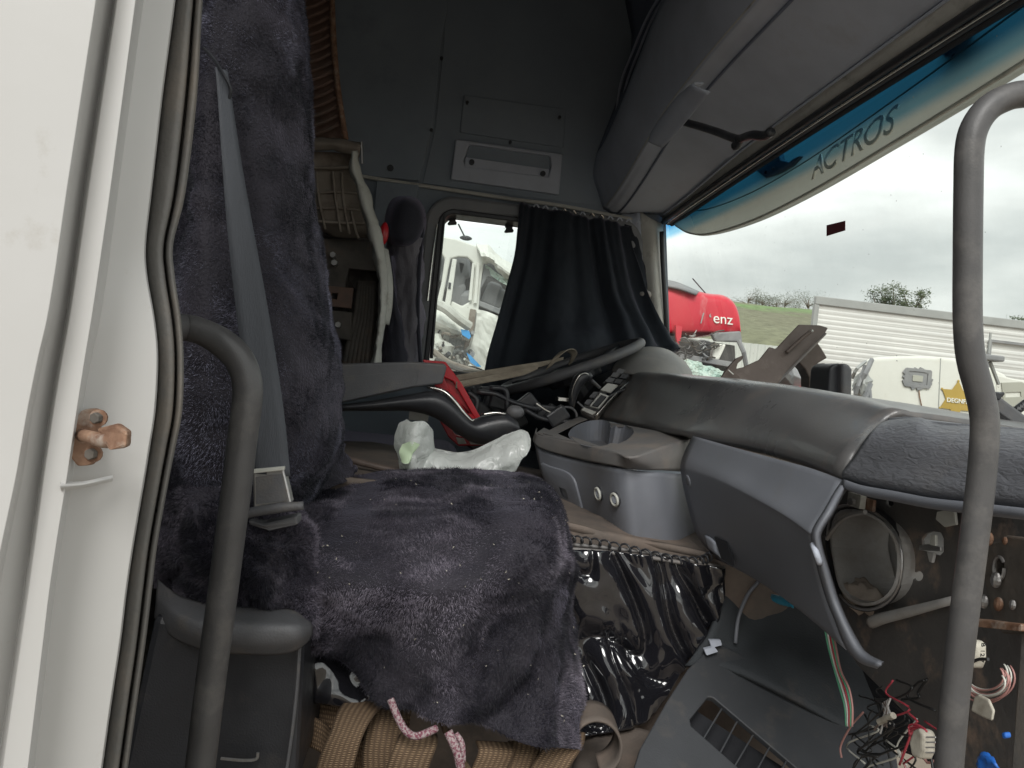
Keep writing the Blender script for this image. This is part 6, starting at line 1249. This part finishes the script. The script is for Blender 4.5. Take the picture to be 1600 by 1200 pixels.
for (a_, b_) in (((1127, 1106), (1099, 1152)), ((1151, 1126), (1123, 1178)), ((1176, 1147), (1146, 1198)), ((1202, 1166), (1172, 1220)), ((1228, 1188), (1200, 1240))):
    bb = MB(); p0, p1 = V_(*a_, -.002), V_(*b_, -.002); dd_ = V_(1200, 1100, -.03)-V_(1200, 1100)
    bb.prism([p0, p1, p1+dd_, p0+dd_], (.003, 0, 0)); bb.build('vent_slat', M['vent'], fw)
for q in (((1104, 1002), (1122, 1002), (1124, 1010), (1108, 1014)), ((1096, 1016), (1112, 1012), (1118, 1020), (1100, 1026))):
    new_obj('clip_tab', plate([V_(*k, .008) for k in q], [], (0, -.008, 0)), M['shelf'], fw, bevel=.001)

# ---- glossy black vinyl sheet over the tunnel side
def vf(p, a, b_):
    q = Vector((p.x+p.z*.45, p.y, p.z*.42)); n1_ = noise.noise((q+Vector((5, 2, 1)))*11); n2_ = noise.noise((q+Vector((1, 9, 4)))*19)
    return .030*(1-min(1, abs(n1_)*3.2))**2+.012*(1-min(1, abs(n2_)*3))**2+.016*noise.noise(p*7)+.004*noise.noise(p*30)
vr = [[(876, 860, 1.35), (940, 862, 1.35), (1000, 868, 1.35), (1060, 876, 1.35), (1134, 888, 1.36)], [(874, 920, 1.345), (940, 920, 1.345), (1000, 925, 1.345), (1062, 930, 1.35), (1130, 935, 1.36)], [(872, 1000, 1.34), (938, 1000, 1.34), (990, 1000, 1.34), (1050, 995, 1.345), (1116, 985, 1.35)],
      [(870, 1080, 1.33), (930, 1075, 1.33), (980, 1065, 1.33), (1030, 1050, 1.335), (1080, 1035, 1.34)], [(870, 1160, 1.30), (925, 1150, 1.30), (965, 1145, 1.30), (1005, 1135, 1.31), (1030, 1125, 1.32)]]
o = loft([toP(r) for r in vr], 20, 20, disp=vf).build('black_vinyl_sheet', M['vinyl'], smooth=True, solid=.002); tag(o, 'shiny crumpled black vinyl sheet covering the engine tunnel side', 'vinyl sheet')
o = loft([toP([(470, 985, 1.12), (540, 1000, 1.14), (620, 1030, 1.16)]), toP([(490, 1050, 1.12), (550, 1055, 1.13), (620, 1070, 1.15)]), toP([(490, 1100, 1.12), (550, 1105, 1.12), (620, 1110, 1.14)])], 12, 12, disp=lambda p, a, b_: .02*fbm(p, 14, 2)).build('black_vinyl_flap', M['vinyl'], smooth=True, solid=.002); tag(o, 'small glossy black vinyl flap under the passenger seat cover', 'vinyl sheet')
# coiled cord
pts = []; base = cr1(toP([(872, 838, 1.385), (905, 843, 1.385), (950, 850, 1.38), (1000, 863, 1.375), (1050, 874, 1.37), (1090, 877, 1.37), (1112, 868, 1.37)]), 30); nT = 19
for i, p in enumerate(base):
    q = 2*math.pi*nT*i/len(base); r_ = .0082 if i > 70 else .006
    pts.append(p+Vector((.0, -.006*math.sin(q), r_*math.cos(q)))+Vector((.004*math.sin(q), 0, 0)))
o = MB().tube(pts, .0019, 6).build('coiled_cord', M['black'], smooth=True); tag(o, 'thin black coiled cord lying along the top edge of the vinyl', 'cord')

# ---- plastic bag
t = thing('plastic_bag', 'crumpled translucent white plastic carrier bag on the seat beyond the cushion', 'bag', P(700, 740, 1.56))
def bagf(p, a, b_): q = Vector((p.x, p.y, p.z*.6)); return .012*fbm(p, 7, 1)+.004*fbm(p, 26, 2)+.006*(1-min(1, abs(noise.noise(q*13))*2.6))**2-.004*(1-min(1, abs(noise.noise(q*18+Vector((3, 3, 3))))*2.2))
lr = [[(632, 654), (646, 655), (660, 658), (668, 668)], [(622, 664), (642, 658), (664, 662), (676, 686)], [(614, 685), (634, 684), (662, 690), (682, 706)], [(614, 710), (636, 712), (660, 716), (684, 722)], [(622, 738), (642, 742), (664, 742), (684, 744)], [(616, 752), (642, 756), (666, 756), (686, 756)]]
yy = [[1.60, 1.56, 1.57, 1.62], [1.62, 1.53, 1.54, 1.62], [1.62, 1.52, 1.53, 1.62], [1.62, 1.52, 1.53, 1.6], [1.6, 1.53, 1.53, 1.58], [1.6, 1.54, 1.54, 1.57]]
loft([[P(*q, yy[i][j]) for j, q in enumerate(r)] for i, r in enumerate(lr)], 8, 8, disp=bagf).build('bag_left_lobe', M['bag'], t, smooth=True)
rrw = [[(668, 700), (690, 706), (716, 710), (738, 706), (765, 694), (795, 680), (812, 676), (822, 680)], [(664, 715), (690, 716), (716, 722), (742, 720), (770, 710), (800, 696), (820, 690), (827, 700)], [(660, 735), (690, 738), (716, 738), (745, 738), (772, 732), (798, 722), (815, 714), (822, 712)], [(660, 752), (690, 754), (716, 754), (745, 752), (772, 750), (796, 746), (806, 738), (812, 724)]]
ydr = [1.60, 1.55, 1.53, 1.54]
loft([[P(*q, ydr[i]) for q in r] for i, r in enumerate(rrw)], 7, 9, disp=bagf).build('bag_right_lobe', M['bag'], t, smooth=True)
loft([[P(u, v-3, 1.66) for u, v in r] for r in rrw], 6, 6, disp=bagf).build('bag_back_layer', M['bag'], t, smooth=True)
loft([toP([(626, 694, 1.518), (642, 690, 1.512), (656, 694, 1.515)]), toP([(622, 708, 1.518), (642, 712, 1.51), (650, 704, 1.515)]), toP([(626, 722, 1.518), (636, 724, 1.512), (644, 716, 1.515)])], 5, 5, disp=bagf).build('printed_patch', M['green_patch'], t, smooth=True)

# ---- lashing straps heap at the bottom
lp = thing('lashing_straps', 'pile of brown woven lashing straps bunched under the passenger seat', 'lashing strap', P(640, 1190, 1.12))
def strap(pts, wv, nm='strap_loop'): return ribbon(toP(pts), wv, nm, M['strap'], lp, 8, .004)
strap([(582, 1085, 1.15), (560, 1110, 1.10), (545, 1140, 1.07), (532, 1170, 1.06), (520, 1215, 1.06), (515, 1260, 1.07)], [(.055, 0, 0), (.055, .01, 0), (.05, .01, .01), (.05, 0, .01), (.05, 0, 0), (.05, 0, 0)])
strap([(610, 1092, 1.18), (606, 1120, 1.14), (600, 1150, 1.12), (596, 1185, 1.11), (600, 1230, 1.11)], [(.055, 0, -.01), (.055, 0, 0), (.056, 0, 0), (.056, 0, 0), (.056, 0, 0)])
strap([(655, 1145, 1.16), (654, 1152, 1.10), (650, 1165, 1.075), (640, 1190, 1.07), (628, 1230, 1.08)], [(.05, 0, 0), (.055, 0, 0), (.058, 0, 0), (.058, 0, 0), (.058, 0, 0)])
strap([(500, 1110, 1.17), (530, 1115, 1.16), (575, 1120, 1.17), (640, 1128, 1.18)], [(0, .01, .045)]*4)
strap([(470, 1135, 1.15), (500, 1150, 1.14), (520, 1165, 1.16), (575, 1180, 1.17), (640, 1180, 1.17)], [(0, .01, .04)]*5)
strap([(700, 1140, 1.15), (710, 1165, 1.13), (730, 1200, 1.12), (745, 1240, 1.12)], [(.03, 0, -.03)]*4)
strap([(770, 1160, 1.14), (775, 1175, 1.12), (765, 1200, 1.12), (750, 1230, 1.12)], [(.052, 0, 0)]*4)
strap([(820, 1160, 1.16), (815, 1180, 1.14), (805, 1210, 1.13), (800, 1240, 1.12)], [(.052, 0, 0)]*4)
strap([(890, 1140, 1.18), (885, 1160, 1.15), (868, 1185, 1.13), (850, 1215, 1.12)], [(.052, 0, -.01)]*4)
strap([(545, 1120, 1.2), (560, 1160, 1.2), (600, 1200, 1.18)], [(.05, 0, 0)]*3)
o = ribbon([P(928+38*math.cos(q), 1153+42*math.sin(q), 1.19) for q in np.linspace(-2.9, 1.4, 14)], [(0, .05, .01)]*14, 'belt_roll', M['floor'], None, 3, .004); tag(o, 'curled dark rubber band standing on the floor right of the straps', 'rubber band')
o = MB().tube(cr1(toP([(610, 1092, 1.06), (616, 1108, 1.055), (624, 1126, 1.05), (634, 1142, 1.045), (648, 1150, 1.04), (664, 1146, 1.04), (682, 1138, 1.05)]), 5), .0052, 8).build('pink_rope', M['rope'], smooth=True); tag(o, 'pink and white rope end looping below the seat cover hem', 'rope', 'pink ropes under the seat')
o = MB().tube(cr1(toP([(700, 1143, 1.05), (708, 1160, 1.045), (716, 1180, 1.045), (722, 1215, 1.05)]), 5), .0065, 8).build('pink_rope', M['rope'], smooth=True); tag(o, 'doubled pink rope hanging straight down to the bottom edge', 'rope', 'pink ropes under the seat')
MB().tube(cr1(toP([(712, 1146, 1.055), (722, 1162, 1.05), (724, 1190, 1.05)]), 5), .004, 8).build('rope_strand', M['rope'], bpy.data.objects['pink_rope.001'], smooth=True)
# dirty floor patch
o = loft([toP([(900, 1140, 1.40), (980, 1140, 1.34), (1040, 1150, 1.28)]), toP([(900, 1175, 1.30), (980, 1180, 1.27), (1050, 1190, 1.22)]), toP([(880, 1260, 1.18), (980, 1260, 1.15), (1080, 1260, 1.12)])], 8, 8, disp=folds(.006, 12)).build('floor_mat', M['floor'], smooth=True, solid=.01); tag(o, 'worn dirty brown floor mat at the bottom between straps and vent', 'floor mat')

# copy grime: small loose leaves and crumbs on the floor mat
